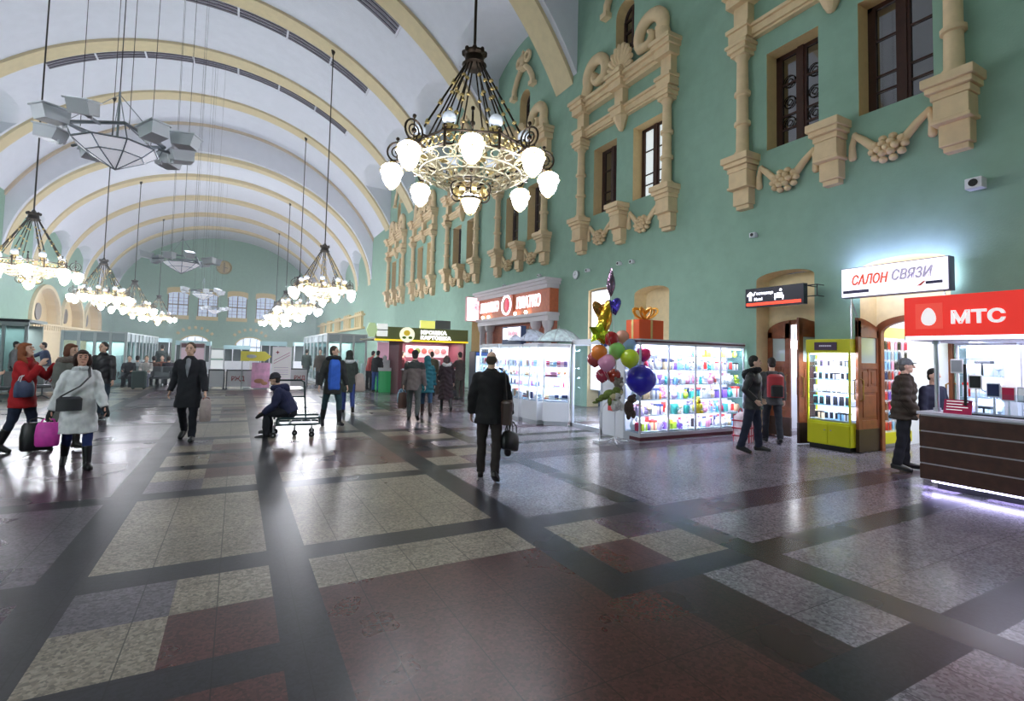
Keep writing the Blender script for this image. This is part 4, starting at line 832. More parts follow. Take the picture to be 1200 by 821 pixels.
# ---- wooden doors
def leaf(nm, label, hinge, ang, w, h, h2):
    d = struct(nm, label); d.location = (*hinge, 0); d.rotation_euler = (0, 0, ang); T = .055
    a = MB(); top = lambda x: h+(h2-h)*math.sin(PI/2*min(1, x/w))
    P = [(0, .0), (w, 0)]+[(w*k/6, top(w*k/6)) for k in range(6, -1, -1)]
    st = .12                                    # stiles and rails around open panels
    a.box(0, st, -T/2, T/2, .45, h-.02); a.box(w-st, w, -T/2, T/2, .45, h+.02 if h2 <= h else h2-.05)
    for z0, z1 in ((.45, .62), (1.16, 1.28), (1.62, 1.74)): a.box(st, w-st, -T/2, T/2, z0, z1)
    a.prism([(0, h-.18)]+[(w, h-.18)]+[(w*k/6, top(w*k/6)) for k in range(6, -1, -1)], (0, -T/2, 0), (1, 0, 0), (0, 0, 1), (0, T, 0)); a.box(w/2-.05, w/2+.05, -T/2, T/2, 1.28, 1.62)
    a.box(st-.01, w-st+.01, -.012, .012, .62, 1.16); a.box(st-.01, w-st+.01, -.012, .012, 1.28, 1.62)
    for x in (st+.03, w/2+.07): a.box(x, x+(w/2-st-.1), -.03, .03, 1.33, 1.57)
    a.box(st+.05, w-st-.05, -.025, .025, .68, 1.1); a.build('leaf', wood_m, d, bev=.006)
    a = MB(); a.box(0, w, -T/2-.004, T/2+.004, .02, .45); a.build('kick_plate', mat('kick_plate', '#46362f', .35, .4), d)
    a = MB(); a.box(st, w-st, -.006, .006, 1.74, h-.16); a.build('glass_panel', mat('door_glass', '#aebbb8', .08, spec=.8), d)
    a = MB(); [a.tube([(w-.07, s_*.03, 1.0), (w-.07, s_*.08, 1.03), (w-.07, s_*.08, 1.4), (w-.07, s_*.03, 1.43)], .014, 6) for s_ in (-1, 1)]; a.build('handle', mat('brass', '#a98448', .3, .9), d)
leaf('door_1', 'closed brown wooden door leaf with glazed top behind the man with the black jacket', (11.22, 7.76), -PI/2, .55, 2.45, 2.68)
leaf('door_2', 'open brown wooden door leaf beside the yellow showcase, hinged at the bright doorway', (11.2, 6.45), PI-.18, .72, 2.45, 2.68)
leaf('door_3', 'open brown wooden door leaf standing out from the phone shop doorway', (11.4, 5.47), PI, .8, 2.42, 2.62)
leaf('door_4', 'open brown wooden door leaf on the kiosk side of the phone shop doorway', (11.3, 4.1), PI+.1, .6, 2.42, 2.62)
for i, (y0, y1, x, zt) in enumerate(((6.4, 7.78, XR+.42, 2.62), (4.05, 5.5, XR+.55, 2.62))):
    c = (y0+y1)/2; w = (y1-y0)/2; a = MB(); out = [(c+w*math.cos(t), zt-.2+.28*math.sin(t)) for t in [PI*k/16 for k in range(17)]]; inn = [(c+(w-.1)*math.cos(t), zt-.28+.25*math.sin(t)) for t in [PI*k/16 for k in range(17)]]
    a.prism([(y1, 0)]+out+[(y0, 0), (y0+.1, 0)]+inn[::-1]+[(y1-.1, 0)], (x, 0, 0), (0, 1, 0), (0, 0, 1), (.12, 0, 0)); sbuild(a, f'door_{5+i}', wood_m, label='arched brown wooden door frame in the cream niche')
    a = MB(); a.prism(out+[(y0, 3.78), (y1, 3.78)], (x+.05, 0, 0), (0, 1, 0), (0, 0, 1), (.06, 0, 0)); sbuild(a, f'trim_{60+i}', MATS['niche_cream'], label='cream panel above the arched door frame')
# corridor behind the hotel door and the phone shop room
wr = mat('room_white', '#dfe3ea', .7)
a = MB(); a.quad((13.5, 6.0, 0), (13.5, 8.2, 0), (13.5, 8.2, 3), (13.5, 6.0, 3)); a.quad((XR+.5, 8.2, 0), (13.5, 8.2, 0), (13.5, 8.2, 3), (XR+.5, 8.2, 3)); a.quad((XR+.5, 6.0, 0), (13.5, 6.0, 0), (13.5, 6.0, 3), (XR+.5, 6.0, 3)); a.quad((XR+.5, 6, 3), (13.5, 6, 3), (13.5, 8.2, 3), (XR+.5, 8.2, 3)); sbuild(a, 'wall_corridor', wr, label='white corridor beyond the ajar door')
light('corridor_lamp', 'AREA', (12.3, 7.1, 2.9), 90, (.85, .88, 1), 1.0)
t = thing('corridor_lamp', 'glaring round lamp seen through the gap of the ajar wooden doors', 'lamp', (12.6, at(931.5, 404, X=12.6).y, at(931.5, 404, X=12.6).z)); a = MB(); a.ball((0, 0, 0), .12, 12, 8); a.build('globe', mat('corridor_globe', '#fff', .3, emit=18), t); a = MB(); a.cyl((0, 0, .1), (0, 0, 1.05), .02); a.build('stem', steel, t)
a = MB(); a.quad((15, 2, 0), (15, 5.62, 0), (15, 5.62, 3), (15, 2, 3)); a.quad((XR+.62, 5.62, 0), (15, 5.62, 0), (15, 5.62, 3), (XR+.62, 5.62, 3)); a.quad((XR+.62, 2, 0), (15, 2, 0), (15, 2, 3), (XR+.62, 2, 3)); a.quad((XR+.62, 2, 3), (15, 2, 3), (15, 5.62, 3), (XR+.62, 5.62, 3)); sbuild(a, 'wall_shop', wr, label='white inside of the phone shop')
light('shop_lamp', 'AREA', (13, 3.9, 2.9), 150, (.9, .92, 1), 2.4)
t = thing('pegboard', 'white pegboard hung with rows of phone cases inside the phone shop doorway', 'display panel', (11.45, 5.6, 0)); a = MB(); a.box(0, 1.3, -.04, 0, .1, 2.6); a.build('board', whitemet, t); a = MB(); a.box(0, 1.3, -.1, -.04, .1, .32); a.build('ledge', ylw, t); a = MB(); a.box(0, 1.3, -.05, -.04, 2.28, 2.5); a.build('header', mat('pale_yellow', '#e3dc7a', .5), t)
for r in range(9):
    for k in range(9):
        c = R.choice(['black', 'navy', 'crimson', 'pink', 'violet', 'brown', 'grey', 'white', 'azure', 'red']); c2 = R.choice(['white', 'silver', 'peach', 'black'])
        if c2 == c: c2 = 'beige'
        put(good('phone case', c, c2), 'phone_case', f'{c} phone case with {c2} camera hole, {["lowest","second","third","fourth","fifth","sixth","seventh","eighth","top"][r]} row of the pegboard', 'phone case', (11.52+k*.138, 5.53, .37+r*.208), R.uniform(-.15, .15), 'phone cases on the pegboard', sc=.17)
t = thing('shop_shelving', 'yellow and white shelving against the back of the phone shop', 'shelf', (14.6, 5.4, 0), -PI/2); a = MB(); a.box(0, 3.3, 0, .35, 0, .5); a.box(0, 3.3, 0, .35, 1.95, 2.4); a.build('carcass', ylw, t); a = MB(); a.box(0, 3.3, .3, .35, .5, 1.95); [a.box(0, 3.3, 0, .3, z, z+.02) for z in (.85, 1.2, 1.55)]; a.build('shelf', whitemet, t)
for r, z in enumerate((.5, .87, 1.22, 1.57)): stock(Matrix.Translation((14.6, 5.4, 0)) @ Matrix.Rotation(-PI/2, 4, 'Z'), -PI/2, .05, 2.0, .15, z, .22, 8, ['boxed gift', 'phone'], f'{ORD[r]} shelf, back of the phone shop', ['white', 'azure', 'red', 'yellow', 'lilac'])
# ---- wall signs over the doors
t = thing('shop_sign', 'long lit white sign with red and white slanted lettering above the phone shop door', 'sign', (10.45, 5.66, 3.0), -PI/2); a = MB(); a.box(0, 1.73, 0, .2, 0, .58); a.build('housing', mat('sign_case_purple', '#6b6488', .4), t)
a = MB(); a.box(.015, 1.715, -.012, 0, .015, .565); a.build('lit_face', mat('lit_sign_white', '#ffffff', .4, emit=1.15, ecol='#f4f2ff'), t); N = (0, -1, 0)
text('sign_lettering', 'САЛОН', mat('letter_red', '#ee5a38', .4, emit=.35), t, face_M((.52, -.02, .33), (1, 0, 0), (0, 0, 1)), .62, .2, .012, .25, .02); text('sign_lettering', 'СВЯЗИ', mat('letter_white', '#c3bcd6', .4, emit=.3), t, face_M((1.2, -.02, .35), (1, 0, 0), (0, 0, 1)), .62, .2, .02, .25, .02)
a = MB(); a.box(.04, .5, -.02, -.01, .08, .14); a.box(1.4, 1.64, -.02, -.01, .13, .18); a.build('navy_bar', mat('navy_ink', '#221a55', .4), t); a = MB(); a.prism([(1.27, .11), (1.33, .11), (1.4, .19), (1.37, .19)], (0, -.02, 0), (1, 0, 0), (0, 0, 1), (0, .01, 0)); a.build('red_tick', mat('tick_red', '#e05a50', .4), t)
for x in (.13, 1.62): a = MB(); a.cyl((x, .1, 0), (x, .1, -.82 if x < 1 else -.3), .016, n=8); a.tube([(x, .1, -.05), (x+.05, .3, -.5)], .01, 5); a.build('support_post', steel, t)
t = thing('direction_sign', 'dark navy hanging sign with white hotel arrow and bed symbol over the first wooden door', 'sign', (10.25, 7.66, 2.94), -PI/2); a = MB(); a.box(0, 1.36, 0, .14, 0, .43); a.build('housing', mat('sign_dark_navy', '#17142b', .4), t)
a = MB(); a.box(.03, 1.31, -.01, 0, .035, .1); a.build('red_stripe', mat('stripe_red', '#ff5a3c', .4, emit=1.0, ecol='#ff4a2e'), t); wl = mat('sign_glyph', '#ffffff', .4, emit=2.4, ecol='#eef0ff')
a = MB(); a.prism([(-.03, -.1), (.03, -.1), (.03, .03), (.08, .0), (.08, .04), (0, .11), (-.08, .04), (-.08, 0), (-.03, .03)], (.13, -.012, .25), (1, 0, 0), (0, 0, 1), (0, .01, 0)); a.build('arrow_glyph', wl, t)
text('sign_lettering', 'Гостиница', wl, t, face_M((.46, -.012, .3), (1, 0, 0), (0, 0, 1)), .45, .085, .005); text('sign_lettering', 'Hotel', wl, t, face_M((.33, -.012, .18), (1, 0, 0), (0, 0, 1)), .19, .07, .005)
a = MB(); a.box(.72, .74, -.012, 0, .13, .27); a.box(.72, .92, -.012, 0, .17, .22); a.box(.9, .92, -.012, 0, .13, .22); a.ball((.86, -.006, .34), (.03, .008, .03)); a.box(.77, .9, -.012, 0, .23, .28); a.build('bed_glyph', wl, t)
a = MB(); a.tube([(1.36, .07, .38), (1.6, .07, .38), (1.6, .3, .38)], .012, 5); a.tube([(1.36, .07, .15), (1.6, .07, .15), (1.6, .3, .15)], .012, 5); a.cyl((1.6, .07, .15), (1.6, .07, .38), .012, n=5); a.build('bracket', black, t); [MB().tube([(x, .1, .4), (x, .55, .4)], .012, 5).build('wall_arm', black, t) for x in (.1, 1.3)]
# ---- red phone kiosk
redk = mat('kiosk_red', '#e2231a', .4, emit=.55, ecol='#f0382c'); dkw = mat('counter_dark_wood', '#452a22', .4, var=.3, scale=9)
t = thing('kiosk_counter', 'dark plank phone kiosk counter with a white top and blue light under it', 'counter', (8.6, 3.62, 0), -PI/2); Lk = 6.0
for i in range(4): a = MB(); z = .13+i*.225; a.box(0, Lk, 0, .05, z, z+.205); a.build('front_plank', dkw, t, bev=.004)
a = MB(); a.box(.01, Lk, .02, .045, .12, 1.03); a.build('trim_strip', mat('strip_silver', '#cfcad2', .3, .7), t); a = MB(); a.box(0, .05, .03, .6, .12, 1.03); a.build('end_panel', dkw, t); a = MB(); a.box(-.02, Lk, -.03, .62, 1.03, 1.07); a.build('counter_top', mat('top_white', '#dcd8e8', .25), t, bev=.006)
a = MB(); a.box(.15, Lk, .14, .2, 0, .12); a.build('plinth', black, t); a = MB(); a.box(.1, Lk, .1, .13, .085, .11); a.build('strip_light', ledb, t); light('sign_glow', 'AREA', (.86, .215, .3), 22, (.66, .74, 1), 1.7, rot=(rad(90), 0, 0), parent=bpy.data.objects['shop_sign'], sy=.5); light('sign_top_glow', 'AREA', (.86, .06, .64), 15, (.5, .48, 1), 1.7, rot=(rad(145), 0, 0), parent=bpy.data.objects['shop_sign'], sy=.1); light('under_counter_light', 'AREA', (2.5, .08, .11), 30, (.5, .45, 1), 5, parent=t, sy=.1)
t = thing('kiosk_canopy', 'red lit kiosk fascia with white logo and lettering over the dark counter', 'canopy', (8.6, 3.78, 2.08), -PI/2); a = MB(); a.box(0, 6, 0, .16, .06, .62); a.build('fascia', redk, t); a = MB(); a.box(0, 6, -.01, 1.9, .0, .06); a.build('soffit', mat('soffit_white', '#e8e6f2', .5), t); a = MB(); a.box(.02, 6, -.012, .02, .005, .055); a.build('edge_light', mat('edge_led', '#fff', .4, emit=3, ecol='#f3e9ff'), t)
wm = mat('kiosk_white_mark', '#f2eef0', .4, emit=.6)
text('kiosk_lettering', 'МТС', wm, t, face_M((.84, -.012, .31), (1, 0, 0), (0, 0, 1)), .56, .19, .012, 0, .035)
a = MB(); P = [(.085*math.sin(u)*(1-.22*math.cos(u)), .125*math.cos(u)) for u in np.linspace(0, 2*PI, 25)[:-1]]; a.prism(P, (.3, -.015, .33), (1, 0, 0), (0, 0, 1), (0, .02, 0)); a.build('egg_mark', wm, t); a = MB(); a.box(.14, .46, -.004, .01, .16, .52); a.build('red_square', mat('mark_square_red', '#ea4a3c', .4, emit=.6), t)
for k in range(5): a = MB(); a.cyl((.5+k*1.1, .9, -.012), (.5+k*1.1, .9, 0), .07, n=14); a.build('downlight', led, t)
light('kiosk_light', 'AREA', (2.5, 1.0, -.03), 75, (.93, .86, 1), 4.5, parent=t, sy=1.4)
t = thing('kiosk_post', 'round chrome post carrying the corner of the red kiosk fascia', 'post', (8.85, 3.5, 1.07)); a = MB(); a.cyl((0, 0, 0), (0, 0, 1.01), .028, n=12); a.build('tube', steel, t); [MB().cyl((0, 0, z), (0, 0, z+.05), .045, n=12).build('collar', steel, t) for z in (0, .96)]
for i, (p, q, lb) in enumerate((((10.05, 3.72), (10.05, 3.12), 'lit glass phone cabinet at the back of the red kiosk, by the chrome post'), ((10.05, 2.95), (10.05, 1.2), 'wide lit glass phone cabinet at the back of the red kiosk, at the picture edge'))):
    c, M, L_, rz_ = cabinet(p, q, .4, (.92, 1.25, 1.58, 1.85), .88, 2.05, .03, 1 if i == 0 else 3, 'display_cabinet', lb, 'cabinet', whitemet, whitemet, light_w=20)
    for r, z in enumerate((.92, 1.25, 1.58)): stock(M, rz_, .05, L_-.05, .15, z, .24, 3 if i == 0 else 9, ['phone', 'boxed gift', 'glass cup', 'boxed gift'], f'on the {ORD[r]} shelf of the {"narrow" if i == 0 else "wide"} kiosk cabinet', ['white', 'white', 'azure', 'silver', 'lilac', 'crimson'])
t = thing('kiosk_pillar', 'white lit pillar between the two kiosk cabinets', 'pillar', (9.9, 2.96, 0)); a = MB(); a.box(0, .5, 0, .14, 0, 2.08); a.build('shaft', whitemet, t)
t = thing('counter_display', 'glass counter case with tablets standing on the dark kiosk counter', 'display case', (8.72, 3.15, 1.07), -PI/2); a = MB(); a.box(0, .03, 0, .02, 0, .68); a.box(.6, .62, 0, .02, 0, .3); a.box(0, .62, .3, .32, 0, .02); a.box(0, .62, 0, .3, 0, .02); a.build('frame', black, t); a = MB(); a.box(.03, .6, .008, .014, .02, .3); a.build('glass_pane', pane_g, t)
for i, (y, z, s_, c, c2) in enumerate(((3.38, 1.07, .3, 'white', 'grey'), (3.25, 1.3, .32, 'white', 'black'), (3.1, 1.07, .2, 'silver', 'navy'), (3.3, 1.62, .22, 'grey', 'white'), (2.9, 1.07, .2, 'white', 'crimson'), (2.7, 1.07, .18, 'silver', 'black'))):
    X_ = 9.35; s = thing('tablet_stand', f'{c} stand with a {c2} tablet behind the kiosk counter, {ORD[i]} from the chrome post', 'tablet stand', (9.3, y, 0 if z > 1.07 else 1.07-.0), -PI/2, 'tablet stands in the red kiosk') if False else None
for i, (y, h, c, c2) in enumerate(((3.32, .55, 'white', 'grey'), (3.12, .34, 'white', 'black'), (2.93, .24, 'silver', 'navy'), (2.78, .2, 'white', 'crimson'), (2.62, .2, 'grey', 'white'))):
    s = thing('tablet_stand', f'{c} stand holding a {c2} tablet on the kiosk counter, {["nearest to","second from","third from","fourth from","farthest from"][i]} the chrome post', 'tablet stand', (9.02, y, 1.07), -PI/2); a = MB(); a.lathe([(.07, 0), (.07, .015), (.015, .02), (.012, h)], 12); a.build('stem', pm(c), s, 40); a = MB(); a.box(-.075, .075, -.03, -.01, h, h+.2, c=.008); f = a.build('tablet', pm(c), s); a = MB(); a.box(-.06, .06, -.035, -.029, h+.02, h+.18); a.build('screen', pm(c2), f)
t = thing('price_board', 'crimson leaning price board on the kiosk counter', 'board', (8.66, 3.36, 1.07), -PI/2+.1); M = Matrix.Rotation(rad(-18), 4, 'X'); a = MB(); a.box(0, .3, 0, .012, 0, .2, M); a.build('board', mat('crimson_card', '#b3134e', .4), t); a = MB(); [a.box(.03, .2+.06*(k % 2), -.004, 0, .05+k*.04, .06+k*.04, M) for k in range(4)]; a.build('text_line', wm, t); a = MB(); a.prism([(0, 0), (.1, 0), (.06, .15)], (.15, .02, 0), (0, 1, 0), (0, 0, 1), (.01, 0, 0)); a.build('easel_leg', black, t)
# ================================================================ stalls, stands and seats farther down the hall
olive = mat('stall_olive', '#6f7a3e', .5); ystrip = mat('stall_yellow_strip', '#f2cf2a', .4, emit=1.2, ecol='#f5cf22'); wine = mat('stall_wine', '#6e3440', .6)
t = thing('snack_stall', 'snack stall with olive signboard, yellow strip and wine-red walls', 'stall', (0, 0, 0))
a = MB(); a.box(6.1, 8.85, 22.4, 22.5, 0, 2.25); a.box(8.75, 8.85, 20.6, 22.5, 0, 2.25); a.box(5.95, 6.1, 20.9, 22.5, 0, 2.25); a.build('wall', wine, t)
a = MB(); a.box(4.85, 8.9, 20.5, 20.62, 2.27, 2.78); a.build('signboard', olive, t); a = MB(); a.box(4.85, 8.9, 20.46, 20.62, 2.21, 2.27); a.build('light_strip', ystrip, t); a = MB(); a.box(4.85, 8.9, 20.62, 23.4, 2.25, 2.32); a.build('roof', olive, t)
a = MB(); a.cyl((6.15, 20.5, 2.48), (6.15, 20.42, 2.48), .31, n=26); e = a.build('round_emblem', mat('emblem_cream', '#f2f4d8', .4, emit=.9), t); a = MB(); a.ball((6.13, 20.42, 2.55), (.14, .03, .12), 12, 8); a.build('emblem_yellow', mat('emblem_yellow', '#e8c93a', .5, emit=.4), e)
a = MB(); [a.ball((6.15+s_*.13, 20.42, 2.36), (.09, .03, .06), 10, 6) for s_ in (-1, 1)]; a.build('emblem_green', mat('emblem_green', '#6f9a2f', .5), e)
wl = MATS['lit_letter']
text('sign_lettering', 'КРОШКА', wl, t, face_M((7.32, 20.48, 2.61), (1, 0, 0), (0, 0, 1)), 1.15, .17, .02, 0, .03); text('sign_lettering', 'КАРТОШКА', wl, t, face_M((7.42, 20.48, 2.39), (1, 0, 0), (0, 0, 1)), 1.35, .17, .02, 0, .03)
a = MB(); a.box(6.4, 8.35, 21.4, 21.45, 1.55, 2.05); p = a.build('menu_board', mat('menu_pink', '#f3d9dd', .5, emit=.55), t)
for i, c in enumerate(('#c43a40', '#7c8a4a', '#c8625a', '#d88a80', '#d99a92', '#cf7f86')): a = MB(); a.cyl((6.62+i*.3, 21.4, 1.83), (6.62+i*.3, 21.38, 1.83), .13, n=14); a.build('dish_picture', mat('dish_%d' % i, c, .5), p)
a = MB(); a.box(6.1, 8.8, 20.95, 21.4, 0, 1.0); a.build('counter', mat('counter_umber', '#4c3a30', .5), t); a = MB(); a.box(6.05, 8.8, 20.9, 21.45, 1.0, 1.05); a.build('counter_top', steel, t)
for i, (x, s_) in enumerate(((6.5, .25), (7.3, .2), (7.7, .3), (8.3, .25))): a = MB(); a.box(x-s_/2, x+s_/2, 21.0, 21.35, 1.05, 1.05+s_*1.3, c=.02); a.build('counter_appliance', steel, t)
light('snack_lamp', 'AREA', (7.4, 21.6, 2.2), 120, (1, .93, .93), 2.2, sy=1.0)
t = thing('projecting_sign', 'green and white hexagonal sign sticking out at the left end of the snack stall', 'sign', (4.7, 20.4, 2.3)); a = MB(); a.prism([(.22*math.cos(u), .32*math.sin(u)) for u in np.linspace(0, 2*PI, 7)[:-1]], (0, 0, .32), (1, 0, 0), (0, 0, 1), (0, .1, 0)); a.build('hexagon', mat('hex_green', '#bcd6a0', .5, emit=.5), t)
a = MB(); a.box(.2, .62, 0, .08, .08, .58); a.build('white_panel', mat('hex_white', '#eef2ee', .5, emit=.7), t); a = MB(); a.box(.2, .62, -.006, 0, .31, .35); a.build('divider', black, t)
t = thing('roof_sign', 'yellow and grey box sign standing on the snack stall roof', 'sign', (7.3, 23.0, 2.32)); a = MB(); a.box(.25, .95, 0, .15, .55, .95); a.build('yellow_panel', mat('roof_sign_yellow', '#eef07a', .5, emit=.8), t); a = MB(); a.box(.98, 1.75, 0, .15, .6, 1.0); a.build('grey_panel', mat('roof_sign_grey', '#5d6a6a', .5), t); a = MB(); a.box(-.4, 1.7, 0, .1, .4, .48); a.build('beam', mat('roof_sign_tan', '#b59a6a', .5), t); a = MB(); [a.cyl((x, .05, 0), (x, .05, .6), .03) for x in (.0, 1.45)]; a.build('post', steel, t)
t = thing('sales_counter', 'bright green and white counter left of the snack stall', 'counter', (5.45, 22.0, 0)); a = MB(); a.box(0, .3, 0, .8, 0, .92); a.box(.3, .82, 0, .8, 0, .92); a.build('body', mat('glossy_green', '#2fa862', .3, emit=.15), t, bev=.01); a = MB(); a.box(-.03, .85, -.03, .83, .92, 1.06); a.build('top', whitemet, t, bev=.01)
a = MB(); a.box(.1, .5, .2, .5, 1.06, 1.4, c=.03); a.lathe([(.08, 1.4), (.1, 1.55), (.02, 1.6)], 10, (.3, .35, 0)); a.build('coffee_machine', whitemet, t)
t = thing('promotional_board', 'pink and white promotional panel beside the green counter', 'panel', (5.55, 22.9, 0)); a = MB(); a.box(0, .5, 0, .08, .9, 2.2); a.build('pink_board', mat('promo_pink', '#e7b7cf', .5, emit=.4), t); a = MB(); a.box(.5, .95, -.02, .06, .3, 2.2); a.build('white_board', mat('promo_white', '#f0ecf2', .5, emit=.6), t); a = MB(); a.box(.02, .9, -.03, -.02, .0, .3); a.build('base', whitemet, t)
t = thing('drinks_fridge', 'tall lit drinks fridge with a blue foot, right of the snack stall', 'fridge', (8.28, 18.3, 0)); a = MB(); a.box(0, .6, .02, .6, 0, 1.85, c=.02); a.build('cabinet', mat('fridge_grey', '#58606c', .4), t); a = MB(); a.box(.05, .55, 0, .02, .38, 1.68); a.build('lit_door', mat('fridge_glow', '#dff0fb', .3, emit=1.1, ecol='#d7ecff'), t); a = MB(); a.box(.05, .55, 0, .02, .1, .36); a.box(.05, .55, 0, .02, 1.7, 1.82); a.build('blue_panel', mat('fridge_blue', '#2f63c8', .4, emit=.3), t); a = MB(); [a.box(.07, .53, -.006, 0, z, z+.015) for z in (.62, .88, 1.14, 1.4)]; a.build('shelf_line', steel, t)
t = thing('vending_machine', 'narrow brown vending machine beside the drinks fridge', 'vending machine', (9.0, 18.2, 0)); a = MB(); a.box(0, .45, 0, .5, 0, 1.75, c=.02); a.build('cabinet', mat('vend_brown', '#4b3b36', .4), t); a = MB(); a.box(.06, .39, -.01, 0, 1.0, 1.6); a.build('picture_panel', mat('vend_orange', '#d69a6a', .5, emit=.3), t); a = MB(); a.box(.1, .3, -.01, 0, .35, .55); a.build('tray', black, t)
def pavilion(nm, label, x0, x1, y0, y1, h, xs_, ys_, side, zf=.35):
    t = thing(nm, label, 'pavilion', (0, 0, 0)); fm = mat('pavilion_frame', '#dfe8ea', .45)
    a = MB(); a.box(x0, x1, y0, y1, h-zf, h); a.build('fascia', mat('pavilion_fascia', '#c2d0d4', .5), t); a = MB(); a.box(x0-.05, x1+.05, y0-.05, y1, h, h+.06); a.build('roof_edge', fm, t)
    for x in np.linspace(x0, x1, xs_+1): a = MB(); a.box(x-.05, x+.05, y0-.05, y0+.05, 0, h); a.build('post', fm, t)
    sx_ = x1 if side > 0 else x0
    for y in np.linspace(y0, y1, ys_+1)[1:]: a = MB(); a.box(sx_-.05, sx_+.05, y-.05, y+.05, 0, h); a.build('post', fm, t)
    a = MB(); a.box(x0, x1, y0-.03, y0+.03, .0, .12); a.box(sx_-.03, sx_+.03, y0, y1, 0, .12); a.build('sill', fm, t)
    g = glass('pavilion_glass', '#dbe9e8'); a = MB(); a.box(x0, x1, y0-.006, y0+.006, .12, h-zf); a.build('front_glass', g, t); a = MB(); a.box(sx_-.006, sx_+.006, y0, y1, .12, h-zf); a.build('side_glass', g, t)
    a = MB(); a.box(x0+.3, x1-.3, y0+2.4, y0+2.5, 0, h-zf); a.build('inner_wall', mat('pavilion_inner', '#d3dcd8', .7), t)
    for k in range(3): a = MB(); a.box(x0+.4+k*.8, x0+1.0+k*.8, y0+1.4, y0+1.8, 0, 1.1+.2*(k % 2)); a.build('desk', whitemet, t)
    light('pavilion_lamp', 'AREA', ((x0+x1)/2, y0+1.5, h-zf-.05), 60, (.88, .97, 1), abs(x1-x0)*.7, sy=2.0); return t
pavilion('glass_pavilion', 'glass pavilion with pale frames left of the snack stall', 3.9, 5.75, 26.2, 36, 2.55, 3, 6, -1)
pavilion('glass_pavilion', 'long glass pavilion with white frames behind the waiting seats', -6.45, -4.3, 27.6, 37.5, 2.28, 4, 9, 1)
# back booth on the waiting-seat side
t = thing('ticket_booth', 'grey glazed ticket booth at the picture edge under the great arches', 'booth', (-8.4, 24, 0)); fr = mat('booth_frame', '#a3b2b2', .5)
a = MB(); a.box(0, 1.85, 0, .1, 2.35, 2.6); a.box(0, 1.85, .0, 2.0, 2.5, 2.6); a.build('header', fr, t)
for x in (0, .55, 1.15, 1.75): a = MB(); a.box(x, x+.08, 0, .1, 0, 2.4); a.build('post', fr, t)
a = MB(); a.box(0, 1.8, .04, .06, .1, 2.35); a.build('glass_pane', glass('booth_glass', '#c6d6d6'), t); a = MB(); a.box(.63, 1.12, .0, .04, 1.0, 1.06); a.box(.66, 1.1, .0, .04, .15, .9); a.build('door_panel', mat('booth_panel', '#9aa9aa', .5), t); a = MB(); a.box(.0, 1.85, 1.5, 1.6, 0, 2.4); a.build('inner_wall', mat('booth_inner', '#b5c6c2', .7), t)
a = MB(); [a.box(.1+i*.11, .18+i*.11, -.02, 0, 2.64, 2.74) for i in range(8)]; a.build('lit_lettering', letm, t)
light('booth_fill', 'AREA', (-7.5, 24.8, 2.3), 30, (.9, .97, 1), 1.2)  # unseen fill light added to brighten the booth
# low barriers with railway lettering
bw = mat('barrier_white', '#dcdde2', .5); br = mat('barrier_red', '#a3303c', .5)
def barrier(x0, x1, y, h, s, label, sx=None, w=.3):
    t = thing('barrier', label, 'barrier', (x0, y, 0), group=None); L_ = x1-x0; a = MB(); a.box(.03, L_-.03, 0, .05, .1, h); a.build('board', bw, t); a = MB(); [a.box(x, x+.04, -.02, .07, 0, h+.06) for x in (0, L_-.04)]; a.box(0, L_, -.01, .06, h, h+.05); a.build('frame', mat('barrier_rail', '#4d5258', .4, .5), t)
    a = MB(); [a.box(x-.02, x+.06, -.2, .25, 0, .03) for x in (0, L_-.04)]; a.build('foot', MATS['barrier_rail'], t)
    if s: text('lettering', s, br, t, face_M((sx or L_/2, -.008, h*.55), (1, 0, 0), (0, 0, 1)), w, .24, .006, 0, .02)
barrier(-6.5, -5.45, 23.0, .98, 'РЖД', 'white barrier panel with a red railway mark, behind the woman in red', .78, .55)
barrier(-1.02, -.42, 25.0, .78, '', 'plain white barrier panel below the framed notice at the hall centre')
barrier(-.36, .95, 25.0, .78, 'РЖД', 'white barrier panel with a red railway mark, below the yellow arrow board', .45, .5)
barrier(1.75, 2.9, 24.9, .86, 'РЖД', 'white barrier panel with a red railway mark, behind the luggage trolley', .8, .45)
t = thing('poster_stand', 'tall poster stand with a pink portrait poster behind the man in the dark coat', 'poster stand', (-2.1, 25.2, 0)); a = MB(); a.box(0, .92, 0, .06, .05, 1.95); a.build('frame', whitemet, t); a = MB(); a.box(.05, .87, -.01, 0, .1, 1.72); p = a.build('poster', mat('poster_pink', '#e3c9d8', .5, emit=.25), t); a = MB(); a.box(.05, .87, -.012, 0, 1.74, 1.9); a.build('header', mat('poster_header', '#9a6a72', .5), t)
a = MB(); a.ball((.46, -.012, 1.0), (.2, .006, .26), 14, 10); a.build('portrait', mat('poster_face', '#d8a48c', .5), p); a = MB(); a.ball((.46, -.014, 1.2), (.21, .006, .12), 14, 8); a.build('portrait_hair', mat('poster_hair', '#5b4038', .5), p); a = MB(); a.box(.0, .92, -.2, .25, 0, .05); a.build('foot', steel, t)
t = thing('notice_stand', 'white framed notice stand next to the portrait poster', 'notice stand', (-1.02, 25.3, 0)); a = MB(); [a.box(x, x+.04, 0, .05, 0, 1.72) for x in (0, .52)]; a.box(0, .56, 0, .05, 1.68, 1.72); a.build('frame', whitemet, t); a = MB(); a.box(.05, .51, .0, .03, 1.3, 1.66); a.box(.05, .51, 0, .03, .85, 1.22); a.build('notice', mat('notice_white', '#eef3f6', .5, emit=.5), t)
